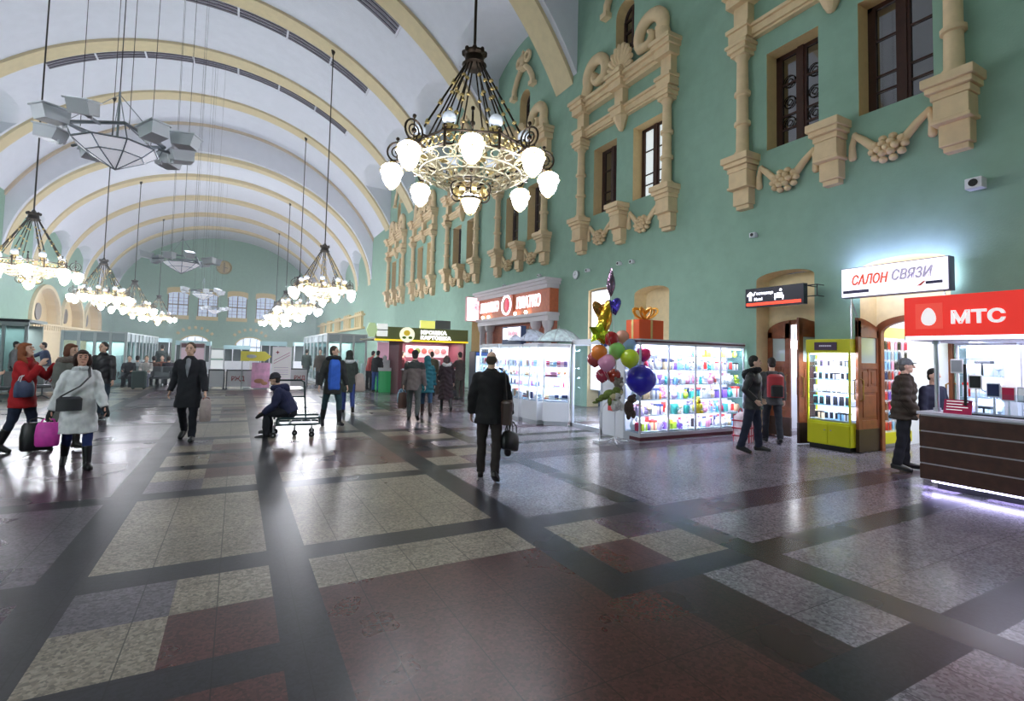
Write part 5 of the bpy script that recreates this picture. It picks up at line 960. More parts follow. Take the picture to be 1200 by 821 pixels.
t = thing('arrow_board', 'yellow arrow-shaped board on posts beside the pink food poster', 'sign', (.15, 24.85, 0)); a = MB(); a.prism([(0, 0), (.95, 0), (1.2, .2), (.95, .42), (0, .42)], (0, 0, 1.22), (1, 0, 0), (0, 0, 1), (0, .05, 0)); b = a.build('arrow_panel', mat('arrow_yellow', '#d8cf4e', .5, emit=.15), t); a = MB(); a.ball((.42, -.004, 1.42), (.2, .008, .08), 12, 6); a.build('pale_mark', whitemet, b); a = MB(); [a.box(x, x+.04, .05, .09, 0, 1.6) for x in (.05, .9)]; a.build('post', steel, t)
t = thing('food_poster', 'pink and brown food poster under the yellow arrow board', 'poster', (.6, 24.8, 0)); a = MB(); a.box(0, .72, 0, .04, .05, 1.15); p = a.build('board', mat('food_pink', '#d9a3c4', .5, var=.25, scale=4, emit=.12, ecol='#c98fb4'), t); a = MB(); a.ball((.3, -.004, .35), (.2, .01, .1), 12, 6); a.ball((.52, -.004, .25), (.13, .01, .08), 12, 6); a.build('dish_picture', mat('food_tan', '#c9926a', .5), p); a = MB(); a.box(.1, .62, -.1, .15, 0, .05); a.build('foot', steel, t)
t = thing('banner_stand', 'white roll-up banner with red star and slanted red lines, behind the luggage trolley', 'banner', (1.36, 24.3, 0)); a = MB(); a.box(0, .76, 0, .02, .08, 1.86); p = a.build('banner', mat('banner_white', '#ece8f0', .5, emit=.25), t); a = MB(); a.box(.0, .76, -.06, .1, 0, .08); a.build('base', steel, t)
a = MB(); M = Matrix.Translation((.2, -.004, 1.62)); a.prism([((.09 if i % 2 == 0 else .035)*math.sin(PI*i/4), (.09 if i % 2 == 0 else .035)*math.cos(PI*i/4)) for i in range(8)], (0, 0, 0), (1, 0, 0), (0, 0, 1), (0, .004, 0), M); [a.prism([(.06, z), (.7, z+.38), (.7, z+.4), (.06, z+.02)], (0, -.004, 0), (1, 0, 0), (0, 0, 1), (0, .004, 0)) for z in (1.12, 1.24)]; a.build('red_mark', br, p)
a = MB(); [a.box(.08, .66, -.004, 0, z, z+.015) for z in (.95, .85, .75, .65)]; a.build('text_line', mat('banner_grey', '#a8a0b4', .5), p)
# glazed stalls across the far end
for i, (x, y, w, h, lb) in enumerate(((-3.6, 40, 2.0, 2.2, 'glazed white stall in the distance behind the portrait poster'), (1.4, 38, 1.6, 2.3, 'glazed white stall in the distance beyond the roll-up banner'), (-.9, 44, 1.8, 2.0, 'glazed stall in the distance beyond the yellow arrow board'), (-7.5, 46, 3.0, 2.4, 'glazed stall in the distance beyond the long glass pavilion'), (4.2, 46, 4.2, 2.4, 'glazed stall in the distance behind the pavilion beside the snack stall'))):
    t = thing('glazed_stall', lb, 'stall', (x, y, 0)); a = MB(); a.box(0, w, 0, 1.5, h-.3, h); a.build('fascia', mat('stall_teal', '#9fc0c4', .5, emit=.1), t); a = MB(); a.box(0, w, .6, 1.5, 0, h-.3); a.build('back', mat('stall_dark', '#4b5554', .6), t); a = MB(); a.box(0, w, 0, .5, 0, .8); a.build('counter', whitemet, t)
    for k in range(4): a = MB(); a.box(k*(w-.06)/3, k*(w-.06)/3+.06, 0, .06, .8, h-.3); a.build('post', whitemet, t)
# waiting seats
sg = mat('seat_metal', '#6f7478', .4, .7)
def make_bench(n):
    t = thing('waiting_bench', '', 'bench'); a = MB(); a.box(0, n*.6, -.03, .03, .32, .38); a.build('beam', sg, t)
    for k in range(n):
        s = MB(); s.box(k*.6+.04, k*.6+.56, -.24, .22, .41, .44, c=.01); s.build('seat', sg, t, bev=.006); b = MB(); b.add([], []); M = Matrix.Translation((0, .22, .43)) @ Matrix.Rotation(rad(-12), 4, 'X'); b.box(k*.6+.04, k*.6+.56, 0, .025, 0, .45, M); b.build('backrest', sg, t, bev=.006)
    for x in (.25, n*.6-.25): s = MB(); s.tube([(x, -.26, .02), (x, 0, .1), (x, 0, .34)], .025, 6); s.tube([(x, .26, .02), (x, 0, .1)], .025, 6); s.build('leg', sg, t)
    for x in (0, n*.6): s = MB(); s.tube([(x, .2, .45), (x, .1, .63), (x, -.2, .63), (x, -.22, .4)], .018, 6); s.build('armrest', sg, t)
    return t
b0 = make_bench(3)
for i, (x, y, rz_, lb) in enumerate(((-4.35, 25.2, PI+.1, 'steel waiting bench seen from behind, next to the dark-jacketed man'), (-4.4, 27.0, .05, 'steel waiting bench in the second row before the glass pavilion'), (-2.3, 27.62, PI, 'steel waiting bench with seated travellers beside the standing man in the distance'), (-4.0, 29.0, .05, 'steel waiting bench in the farthest row of seats'), (-6.4, 20.3, .9, 'steel bench standing alone behind the woman in red'))):
    t = b0 if i == 0 else copy_tree(b0); t.location = (x, y, 0); t.rotation_euler = (0, 0, rz_); t['label'] = lb
t = thing('suitcase', 'dark green suitcase standing by the waiting benches', 'suitcase', (-3.45, 25.4, 0)); a = MB(); a.box(-.25, .25, -.14, .14, .06, .75, c=.05); a.build('shell', mat('case_green', '#2d4440', .5), t); a = MB(); a.tube([(-.1, .1, .75), (-.1, .1, .95), (.1, .1, .95), (.1, .1, .75)], .012, 6); a.build('handle', steel, t); a = MB(); [a.ball((x, y, .04), .04, 8, 6) for x in (-.18, .18) for y in (-.1, .1)]; a.build('wheel', black, t)
# luggage trolley
gm = mat('trolley_green', '#1f3a3c', .35, .5)
t = thing('luggage_trolley', 'dark green luggage trolley with a high handle, carrying the seated man', 'trolley', (1.0, 11.2, 0), -.12)
a = MB(); P = [(-.22, -.3), (.48, -.3), (.56, -.22), (.56, .22), (.48, .3), (-.22, .3)]
for z, r in ((.38, .022), (.26, .02)): a.tube([(x, y, z) for x, y in P], r, 8)
for x, y in P[:1]+P[2:4]+P[-1:]: a.cyl((x, y, .26), (x, y, .38), .016)
for x in (-.22, .0, .22, .4): a.cyl((x, -.3, .26), (x, .3, .26), .016)
a.build('basket_frame', gm, t); a = MB(); a.box(-.25, .5, -.27, .27, .235, .255); a.build('deck', gm, t)
a = MB(); a.tube([(-.1, -.28, .26), (-.14, -.28, 1.05), (-.14, -.22, 1.1), (-.14, .22, 1.1), (-.14, .28, 1.05), (-.1, .28, .26)], .018, 8) if 0 else a.tube([(.3, .3, .26), (.24, .3, 1.06), (.18, .3, 1.1), (-.3, .3, 1.1), (-.34, .3, 1.06), (-.3, .3, .3)], .018, 8); a.cyl((.25, .3, .76), (-.32, .3, .76), .015); a.build('handle_frame', gm, t)
a = MB(); a.cyl((.02, .28, .26), (.02, .28, .5), .012); a.cyl((.02, .27, .6), (.02, .29, .6), .1, n=18); a.build('round_badge', whitemet, t)
for x, y in ((-.28, -.26), (-.28, .26), (.42, -.26), (.42, .26), (.1, 0)):
    a = MB(); a.cyl((x-.0, y-.016, .055), (x, y+.016, .055), .055, n=16); w = a.build('wheel', black, t, 40); a = MB(); a.cyl((x, y, .055), (x, y, .25), .016); a.cyl((x, y-.024, .055), (x, y+.024, .055), .014); a.build('fork', steel, w)
# small wall fittings
for x, y, z, lb in ((676, 322, 0, 'round white clock on the green wall left of the balloons'),):
    p = at(x, y, X=XR); t = thing('wall_clock', lb, 'clock', (XR, p.y, p.z)); a = MB(); a.cyl((0, 0, 0), (-.07, 0, 0), .16, n=20); a.build('case', steel, t, 40); a = MB(); a.cyl((-.07, 0, 0), (-.075, 0, 0), .14, n=20); a.build('face', whitemet, t); a = MB(); a.box(-.08, -.076, -.008, .008, 0, .11); a.box(-.08, -.076, 0, .08, -.008, .008); a.build('hand', black, t)
for x, y, lb in ((691, 317, 'tiny white sensor on the green wall just right of the round clock'), (728, 309, 'dome camera on the green wall above the balloon tip'), (743, 307, 'small black and white camera on the wall right of the dome camera'), (886, 276, 'small wall camera under the ornate windows near the hotel sign'), (1148, 217, 'largest wall camera, under the big corbel at the picture edge'), (593, 335, 'wall camera above the headscarf shop front'), (634, 323, 'small wall sensor beside the headscarf shop cornice')):
    p = at(x, y, X=XR); s_ = 1.25 if x > 1100 else .8; t = thing('wall_camera', lb, 'camera', (XR, p.y, p.z), group=None); a = MB(); a.box(-.05, 0, -.05*s_, .05*s_, -.05*s_, .05*s_); a.build('mount', whitemet, t); a = MB(); a.box(-.2*s_, -.05, -.09*s_, .09*s_, -.07*s_, .07*s_, c=.01); b = a.build('housing', whitemet, t); a = MB(); a.cyl((-.2*s_, 0, 0), (-.21*s_, 0, 0), .05*s_, n=14); a.build('lens', black, b)
# ================================================================ people
skin_m = mat('skin', '#e2b8a0', .55); skin2 = mat('skin_ruddy', '#dba590', .55); eye_m = mat('eye_dark', '#2a1f1a', .3); lip_m = mat('lip', '#a2564f', .5)
def remesh(mb, name, mt, parent, vox, smooth=3, wr=0, ws=9):
    me = mb.mesh(name, mt); o = bpy.data.objects.new('tmp', me); COL.objects.link(o)
    m_ = o.modifiers.new('r', 'REMESH'); m_.mode = 'VOXEL'; m_.voxel_size = vox
    if smooth: s_ = o.modifiers.new('s', 'SMOOTH'); s_.iterations = smooth; s_.factor = .5
    dg = bpy.context.evaluated_depsgraph_get(); dg.update(); n = bpy.data.meshes.new_from_object(o.evaluated_get(dg)); bpy.data.objects.remove(o); bpy.data.meshes.remove(me)
    n.name = name
    if not n.materials: n.materials.append(mt)
    n.polygons.foreach_set('use_smooth', [True]*len(n.polygons))
    if wr:
        k = len(n.vertices); co = np.empty(k*3); no = np.empty(k*3); n.vertices.foreach_get('co', co); n.vertices.foreach_get('normal', no); co = co.reshape(-1, 3); no = no.reshape(-1, 3)
        d = (np.sin(co[:, 2]*ws*5+3*np.sin(co[:, 0]*ws*1.3)+2*co[:, 1]*ws)*.5+np.sin((co[:, 0]+co[:, 2]*.7)*ws*3.1+2*np.sin(co[:, 1]*ws*2))*.5)*wr
        co += no*d[:, None]; n.vertices.foreach_set('co', co.ravel())
    n.update(); r = bpy.data.objects.new(name, n); COL.objects.link(r)
    if parent: r.parent = parent
    return r
def person(label, x, y, face, h=1.75, lean=2, legs=(0, 0, 0, 0), labd=3, armL=(0, 8, 12, 0), armR=(0, 8, 12, 0), hy=0, hp=0, z=0, fem=False, far=False, skin=None, hair=('short', '#3a2a20'), hat=None,
           top=('#222', .0, .12, 'none'), legc='#23283a', shoe=('#151515', 0), sleeve=None, under=None, collar=None, skirt=False, gloves=None, quilt=False, yoke=None, group=None, fold=.006):
    """legs = hip L, knee L, hip R, knee R; arm = flex, abduction, elbow bend, inward. L is the figure's own left (-x)."""
    s = h/1.75; V = Vector; skin = skin or skin_m; vb = .0075 if not far else .013; vc = .012 if not far else .018
    ln = rad(lean); SP = V((0, math.sin(ln), math.cos(ln))); sh_w = .155 if fem else .178
    J = {}; P0 = V((0, 0, 0))
    def dirv(f, a, sg): return V((sg*math.sin(a), math.sin(f)*math.cos(a), -math.cos(f)*math.cos(a)))
    soles = []
    for sg, n, hf, kf in ((-1, 'L', legs[0], legs[1]), (1, 'R', legs[2], legs[3])):
        hip = P0+V((sg*.09, 0, -.03)); kn = hip+dirv(rad(hf), rad(labd), sg)*.43; sa = rad(hf-kf); an = kn+dirv(sa, rad(labd*.4), sg)*.41
        pit = max(-1.0, min(.3, sa*.75)) if abs(hf) < 60 else 0
        fd = V((sg*.12, math.cos(pit), math.sin(pit))).normalized(); fu = V((0, -math.sin(pit), math.cos(pit)))
        hl = an-fu*.065-fd*.05; to = an-fu*.075+fd*.17; J[n] = (hip, kn, an, hl, to, fd, fu); soles.append(min(hl.z, to.z)-.03)
    dz = -min(soles) if not z else z/s; off = V((0, 0, dz))
    for n in 'LR': J[n] = tuple(p+off if i < 5 else p for i, p in enumerate(J[n]))
    P0 = P0+off; NK = P0+SP*.55; hd = SP.copy(); hd = (Matrix.Rotation(-rad(hp), 3, 'X') @ hd); HC = NK+hd*.155+V((0, .015, 0))
    HM = Matrix.Translation(HC) @ Matrix.Rotation(-rad(hy), 4, 'Z') @ Matrix.Rotation(-rad(hp)-ln*.6, 4, 'X')
    for sg, n, A in ((-1, 'l', armL), (1, 'r', armR)):
        f, a, e, inn = (rad(v) for v in A); S_ = P0+SP*.462+V((sg*sh_w, 0, 0)); el = S_+dirv(f, a, sg)*.29; wd = dirv(f+e, a-inn, sg); wr_ = el+wd*.25; J[n] = (S_, el, wr_, wd)
    B = MB()                                # the body, one continuous surface
    sx = (1, 0, 0); bl = [(.0, .155, .11), (.12, .135, .1), (.25, .135, .105), (.38, .15, .11), (.46, .135, .092), (.53, .06, .06)]
    B.tube([P0+SP*(t-.04) for t, _, _ in bl], [v for _, v, _ in bl], 14, sx, [v for _, _, v in bl], dome=True)
    B.tube([NK-SP*.06, NK+hd*.07], [.058, .054], 10, sx, [.058, .056], dome=True)
    for n in 'LR':
        hip, kn, an, hl, to, fd, fu = J[n]; B.tube([hip, hip.lerp(kn, .5), kn, kn.lerp(an, .35), an], [.085, .07, .05, .05, .035], 10, sx, dome=True); B.tube([hl+fu*.02, to+fu*.012], [.033, .03], 8, sx, [.03, .018], dome=True)
    for sg, n in ((-1, 'l'), (1, 'r')):
        S_, el, wr_, wd = J[n]; B.tube([S_, S_.lerp(el, .5), el, el.lerp(wr_, .4), wr_], [.052, .045, .036, .035, .026], 8, dome=True)
        side = V((0, 1, 0))-wd*wd.y; side = side.normalized() if side.length > .1 else V((0, 0, 1)); nrm = wd.cross(side)*sg   # palm faces the thigh
        if nrm.x*sg > 0: nrm = -nrm
        pc = wr_+wd*.05; B.tube([wr_, pc, wr_+wd*.085], [.026, .038, .036], 8, side, [.018, .016, .014], dome=True)
        for k, (o_, ln_, cu) in enumerate(((.028, .07, .5), (.01, .08, .55), (-.009, .074, .6), (-.027, .058, .65))):
            b0 = wr_+wd*.085+side*o_; b1 = b0+(wd*math.cos(cu*.5)+nrm*math.sin(cu*.5))*ln_*.5; b2 = b1+(wd*math.cos(cu*1.6)+nrm*math.sin(cu*1.6))*ln_*.5; B.tube([b0, b1, b2], [.0105, .0095, .008], 6, dome=True)
        t0 = wr_+wd*.03+side*.03; t1 = t0+(wd*.7+side*.5+nrm*.3).normalized()*.035; B.tube([t0, t1, t1+(wd+nrm*.3).normalized()*.03], [.013, .011, .009], 6, dome=True)
    B.ball((0, 0, .015), (.073, .094, .105), 16, 12, HM); B.ball((0, .03, -.055), (.055, .062, .06), 12, 8, HM); B.tube([(0, .088, .03), (0, .112, -.012)], [.011, .018], 8, dome=True, M=HM)
    for sg in (-1, 1): B.ball((sg*.073, -.005, -.005), (.014, .026, .034), 8, 6, HM)
    B.ball((0, .082, -.052), (.026, .016, .012), 8, 6, HM); B.ball((0, .068, -.085), (.026, .024, .02), 8, 6, HM)
    root = remesh(B, 'person', skin, None, vb); root.location = (x, y, 0); root.rotation_euler = (0, 0, -rad(face)); root.scale = (s, s, s); tag(root, label, 'person', group)
    E_ = [(root, 'body')]
    if not far:
        for sg in (-1, 1):
            a = MB(); a.ball((sg*.03, .086, .018), (.013, .009, .007), 8, 6, HM); a.build('eye', eye_m, root, True); a = MB(); a.tube([(sg*.016, .094, .04), (sg*.03, .094, .044), (sg*.045, .085, .038)], .005, 5, dome=True, M=HM); a.build('eyebrow', mat('hair_'+hair[1], hair[1], .7), root, True)
        a = MB(); a.ball((0, .094, -.052), (.022, .006, .006), 8, 5, HM); a.build('mouth', lip_m, root, True)
    hm = mat('hair_'+hair[1], hair[1], .65, var=.25, scale=30); k = hair[0]
    if k != 'bald' and not (hat and hat[0] == 'hood'):
        a = MB(); a.ball((0, -.02, .04), (.083, .093, .098), 14, 10, HM); a.ball((0, -.045, -.02), (.076, .06, .075), 12, 8, HM)
        if k in ('bob', 'long'):
            a.ball((0, -.04, -.03), (.093, .07, .11), 12, 8, HM); [a.tube([(sg*.075, .0, .05), (sg*.09, .01, -.05), (sg*.085, .0, -.1)], [.03, .034, .022], 8, dome=True, M=HM) for sg in (-1, 1)]
            if k == 'long': [a.tube([(sg*.06, -.03, 0), (sg*.095, -.02, -.12), (sg*.1, .03, -.24)], [.05, .05, .025], 8, dome=True, M=HM) for sg in (-1, 1)]; a.tube([(0, -.07, 0), (0, -.09, -.13), (0, -.09, -.25)], [.07, .08, .05], 10, sx, [.04, .04, .03], dome=True, M=HM)
        if k != 'short': a.ball((0, .045, .085), (.06, .045, .03), 10, 6, HM)
        remesh(a, 'hair', hm, root, vc*.8, 1, .003, 40)
    if k == 'bald': a = MB(); a.ball((0, -.04, -.005), (.08, .068, .075), 12, 8, HM); remesh(a, 'hair', hm, root, vc*.8, 1)
    if hat:
        a = MB(); tm = mat('hat_'+hat[1], hat[1], .8, var=.15, scale=30)
        if hat[0] == 'cap': a.ball((0, -.012, .065), (.085, .1, .075), 14, 10, HM); a.tube([(0, -.01, .02), (0, -.01, .07)], [.088, .088], 16, sx, [.104, .1], M=HM); a.box(-.06, .06, .07, .135, .045, .06, HM); a = remesh(a, 'cap', tm, root, vc*.8, 1)
        elif hat[0] == 'beanie': a.ball((0, -.012, .06), (.088, .104, .09), 14, 10, HM); a.torus((0, -.012, .035), .086, .02, 18, 6, 'z', HM, ry=1.15); remesh(a, 'beanie', tm, root, vc*.8, 1)
        elif hat[0] == 'hood': a.ball((0, -.03, .025), (.108, .112, .13), 14, 10, HM); a.tube([(0, -.05, -.05), (0, -.06, -.13)], [.1, .13], 12, sx, [.08, .09], dome=True, M=HM); remesh(a, 'hood', tm, root, vc, 1, .004)
    # trousers and shoes
    tm = mat('trousers_'+legc, legc, .85, var=.15, scale=12); a = MB()
    for n in 'LR':
        hip, kn, an, hl, to, fd, fu = J[n]; boot = shoe[1]; e = kn.lerp(an, 1 if not boot else .45); r4 = .062 if not boot else .058
        if boot: a.tube([hip, hip.lerp(kn, .5), kn, e], [.102, .086, .066, .06], 12, sx, [.112, .094, .07, .064], dome=True)
        else: a.tube([hip, hip.lerp(kn, .5), kn, kn.lerp(an, .5), an+(an-kn).normalized()*.03], [.102, .087, .07, .066, r4], 12, sx, [.114, .096, .077, .074, .07])
    a.tube([P0-SP*.06, P0+SP*.06, P0+SP*.16], [.165, .165, .145], 14, sx, [.125, .125, .11], dome=True); remesh(a, 'trousers', tm, root, vc, 2, fold, 9)
    sm_ = mat('shoe_'+shoe[0], shoe[0], .35)
    for n in 'LR':
        hip, kn, an, hl, to, fd, fu = J[n]; a = MB(); a.tube([hl+fu*.02-fd*.0, hl.lerp(to, .5)+fu*.028, to+fu*.016+fd*.02], [.042, .05, .044], 12, V((1, 0, 0)), [.045, .046, .03], dome=True); a.tube([hl-fu*.018-fd*.015, hl.lerp(to, .5)-fu*.015, to-fu*.012+fd*.03], [.04, .05, .044], 12, V((1, 0, 0)), [.016, .013, .014], dome=True)
        if shoe[1]: a.tube([an-fu*.04, an.lerp(kn, .3), an.lerp(kn, .62)], [.05, .06, .066], 12, sx, [.054, .064, .068])
        else: a.tube([an-fu*.04, an+fu*.02], [.044, .042], 10, sx)
        remesh(a, 'boot' if shoe[1] else 'shoe', sm_, root, vc*.9, 1)
    # coat or jacket
    col, ln_, fl, kind = top; a = MB(); g = .02 if kind == 'puffy' else .008
    cl = [(.515, sh_w*.66+g, .088+g), (.47, sh_w+.004+g, .108+g), (.42, sh_w+.02+g, .128+g), (.33, sh_w+.008+g, .145+g), (.2, .168+g, .14+g), (.08, .168+g+fl*.1, .14+g), (-.05, .18+g+fl*.25, .15+g)]
    hem = [(-.05-ln_*u, .18+g+fl*(.3+.7*u), .15+g+fl*(.3+.6*u)) for u in (.33, .66, 1)] if ln_ > 0 else []
    cl = [c for c in cl]+hem; sit = abs(legs[0]) > 60
    def cpt(t): return P0+SP*t if t > 0 or sit else P0+V((0, 0, t))
    if sit: cl = cl[:7]
    a.tube([P0+SP*.545]+[cpt(t) for t, _, _ in cl], [sh_w*.4+g]+[w for _, w, _ in cl], 20, sx, [.075+g]+[d for _, _, d in cl])
    tm = mat('coat_'+col, col, .8 if kind != 'leather' else .4, var=.12, scale=14); fr = 0
    for n in 'lr':
        S_, el, wr_, wd = J[n]; a.tube([S_.lerp(P0+SP*.5, .25), S_, S_.lerp(el, .5), el, el.lerp(wr_, .5), wr_+wd*.005], [.06, .068+g*.6, .07+g*.6, .064+g*.6, .058+g*.6, .05+g*.4], 12, dome=False)
        a.ball(S_-SP*.008, .069+g*.6, 10, 8)
    w_ = .012 if quilt else fold*1.2; c_ = remesh(a, 'coat' if ln_ > .3 else 'jacket', tm, root, vc, 2, w_, 9)
    if quilt:
        n = c_.data; k_ = len(n.vertices); co = np.empty(k_*3); no = np.empty(k_*3); n.vertices.foreach_get('co', co); n.vertices.foreach_get('normal', no); co = co.reshape(-1, 3); no = no.reshape(-1, 3)
        co += no*(np.abs(np.sin(co[:, 2]*28))*.014-.006)[:, None]; n.vertices.foreach_set('co', co.ravel()); n.update()
    if yoke:
        a = MB(); a.tube([P0+SP*t for t in (.548, .515, .47, .42, .36)], [sh_w*.42+g, sh_w*.68+g+.004, sh_w+.01+g, sh_w+.026+g, sh_w+.016+g], 20, sx, [.07+g, .094+g, .115+g, .134+g, .148+g]); [a.tube([J[n][0].lerp(P0+SP*.5, .2), J[n][0], J[n][0].lerp(J[n][1], .45)], [.07, .076+g*.6, .076+g*.6], 12) for n in 'lr']; remesh(a, 'yoke', mat('coat_'+yoke, yoke, .8, var=.12, scale=14), root, vc, 2, fold, 9)
    if under:
        a = MB(); uc, um = under; ts = (.5, .42, .32, .2) if um == 'v' else (.5, .4, .3, .15, .0, -.13); ws_ = (.05, .06, .045, .02) if um == 'v' else (.05, .06, .06, .06, .062, .062)
        for ox in ((0,) if um == 'v' else (-.08, -.04, 0, .04, .08)): a.tube([P0+SP*.53+V((ox*.3, 0, 0))]+[cpt(t)+V((ox*(.6 if t > .45 else 1), .03+g, 0)) for t in ts], [.05]+list(ws_), 14, sx, [.06]+[(.1, .134, .14, .134, .142, .148)[k_] if um != 'v' else (.1, .132, .134, .12)[k_] for k_ in range(len(ts))], dome=True)
        remesh(a, 'sweater', mat('sweater_'+uc, uc, .8, var=.1), root, vc, 2, fold)
    if collar:
        cc, kd = collar; a = MB(); cm_ = mat('collar_'+cc, cc, .95, var=.25, scale=40, bump=.4, bscale=120)
        r_ = {'fur': (.105, .055), 'band': (.075, .022), 'hood': (.12, .06), 'scarf': (.085, .038)}[kd]; M = Matrix.Translation(NK+V((0, -.02 if kd in ('fur', 'hood') else .005, -.01))) @ Matrix.Rotation(rad(18 if kd != 'band' else 8)-ln, 4, 'X')
        a.torus((0, 0, 0), r_[0], r_[1], 24, 8, 'z', M, ry=.9)
        if kd == 'hood': a.ball((0, -.13, -.05), (.13, .075, .11), 12, 8, M)
        if kd == 'band': a.tube([(0, 0, -.03), (0, 0, .045)], [.085, .07], 16, sx, [.08, .068], M=M)
        remesh(a, {'fur': 'fur_collar', 'band': 'collar', 'hood': 'folded_hood', 'scarf': 'scarf'}[kd], cm_, root, vc*.9, 1, .004, 30)
    if gloves:
        for n in 'lr':
            S_, el, wr_, wd = J[n]; a = MB(); a.tube([wr_-wd*.03, wr_+wd*.04, wr_+wd*.1, wr_+wd*.15], [.04, .042, .04, .03], 10, None, dome=True); side = V((0, 1, 0)); a.tube([wr_+wd*.03, wr_+wd*.08+side*.035], [.02, .014], 6, dome=True); remesh(a, 'glove', mat('glove_'+gloves, gloves, .7), root, vc*.8, 1)
    root['_j'] = 0
    MW = Matrix.Translation((x, y, 0)) @ Matrix.Rotation(-rad(face), 4, 'Z') @ Matrix.Scale(s, 4)
    return {'root': root, 'MW': MW, 'hand': {n: MW @ (J[n][2]+J[n][3]*.12) for n in 'lr'}, 'sh': {n: MW @ J[n][0] for n in 'lr'}, 'P0': MW @ P0, 'fw': (MW.to_3x3() @ V((0, 1, 0))).normalized(), 'rt': (MW.to_3x3() @ V((1, 0, 0))).normalized()}
def bag(name, label, cat, c, w, h, d, col, handle=.12, rz_=0, rough=.5, hcol=None, tilt=0, bulge=.02):
    t = thing(name, label, cat, c, rz_); m_ = mat('bag_'+col, col, rough, var=.15, scale=10); a = MB(); M = Matrix.Rotation(tilt, 4, 'Y')
    a.tube([(0, 0, -handle), (0, 0, -handle-.04), (0, 0, -handle-h*.5), (0, 0, -handle-h*.93), (0, 0, -handle-h)], [w*.4, w*.47, w*.52, w*.5, w*.44], 16, (1, 0, 0), [d*.22, d*.4, d*.55, d*.55, d*.4], M=M); a.build('pouch', m_, t, 60)
    a = MB(); [a.tube([(-w*.3, y, -handle-.02), (-w*.22, y, -handle*.4), (0, y*.5, 0), (w*.22, y, -handle*.4), (w*.3, y, -handle-.02)], .008, 6, M=M) for y in (-d*.15, d*.15)]; a.build('handle', mat('bag_'+(hcol or col), hcol or col, rough), t); return t
def strap(p0, pts, col, parent, r=.012):
    a = MB(); inv = parent.matrix_basis.inverted(); a.tube([inv @ Vector(p) for p in pts], [r]*len(pts), 6, None, [r*2.2]*len(pts)); a.build('strap', mat('bag_'+col, col, .5), parent, True)
G = lambda px, py: at(px, py, Z=0)
def P(label, px, py, face, **k): g = G(px, py); return person(label, g.x, g.y, face, **k)
# --- man walking away in the middle
p = P('bald man in a black jacket walking away in the middle of the hall', 572, 560, 32, h=1.74, lean=3, legs=(10, 6, -14, 22), armL=(-8, 14, 26, 8), armR=(4, 12, 8, 0), hair=('bald', '#4b4038'), top=('#17161a', .14, .02, 'puffy'), legc='#2b2422', shoe=('#1a1410', 0), collar=('#2c2a2c', 'band'))
hR = p['hand']['r']; b = bag('holdall', 'black leather holdall carried in the right hand of the man walking away', 'bag', hR, .42, .26, .2, '#121214', .14, .6, .4, tilt=.25)
bag('carrier_bag', 'black carrier bag in the same hand as the black leather holdall', 'bag', hR+p['rt']*-.05-p['fw']*.06, .22, .36, .1, '#1b1b1f', .1, 1.1, .35)
sb = thing('shoulder_bag', 'brown leather shoulder bag on the side of the man walking away', 'bag', p['sh']['r']+Vector((0, 0, -.48))+p['rt']*.07-p['fw']*.1, -rad(32)); a = MB(); a.box(-.07, .07, -.15, .15, -.16, .16, c=.03); a.build('pouch', mat('bag_brown_leather', '#3d2a26', .45), sb, True); a = MB(); a.box(-.078, .078, -.13, .13, .02, .165, c=.02); a.build('flap', mat('bag_brown_flap', '#4a332d', .45), sb)
strap(0, [sb.location+Vector((0, 0, .14)), p['sh']['r']+p['rt']*.03+Vector((0, 0, .11))-p['fw']*.08, p['sh']['r']-p['rt']*.06+Vector((0, 0, .125)), p['sh']['r']+p['rt']*.02+p['fw']*.1+Vector((0, 0, .06)), sb.location+p['fw']*.14+Vector((0, 0, .14))], '#2d2020', sb, .007)
# --- woman in white
p = P('woman in a white padded coat with a crossbody bag, walking towards the viewer', 88, 549, 165, h=1.62, fem=True, legs=(14, 8, -12, 26), armL=(10, 14, 20, 0), armR=(-6, 16, 10, 0), hair=('bob', '#3b2521'), top=('#f0f2f6', .36, .045, 'puffy'), legc='#27366b', shoe=('#17171a', 1), collar=('#dfe0e4', 'scarf'), gloves='#17171b', hp=-4, quilt=False, skin=skin2)
cb = thing('crossbody_bag', 'grey crossbody bag hanging over the white padded coat', 'bag', p['P0']+p['fw']*.235+p['rt']*.12+Vector((0, 0, .06)), -rad(165)); a = MB(); a.box(-.135, .135, -.04, .05, -.11, .08, c=.03); a.build('pouch', mat('bag_grey', '#3a3b40', .5), cb, True)
strap(0, [cb.location+Vector((0, 0, .08))+p['rt']*.1, cb.location+p['rt']*-.1+Vector((0, 0, .22))+p['fw']*.02, p['sh']['l']*.5+p['sh']['r']*.5-p['rt']*.08+p['fw']*.2+Vector((0, 0, -.02)), p['sh']['l']+p['rt']*.07+p['fw']*.06+Vector((0, 0, .11)), p['sh']['l']+p['rt']*.08-p['fw']*.08+Vector((0, 0, .11))], '#3a3b40', cb, .011)
bag('carrier_bag', 'bright magenta carrier bag held low by the woman in white', 'bag', p['hand']['r'], .26, .32, .12, '#f250c4', .06, 0, .5); bag('carrier_bag', 'black carrier bag behind the magenta one', 'bag', p['hand']['r']+p['rt']*.1-p['fw']*.1, .34, .38, .12, '#17171b', .06, .3, .4)
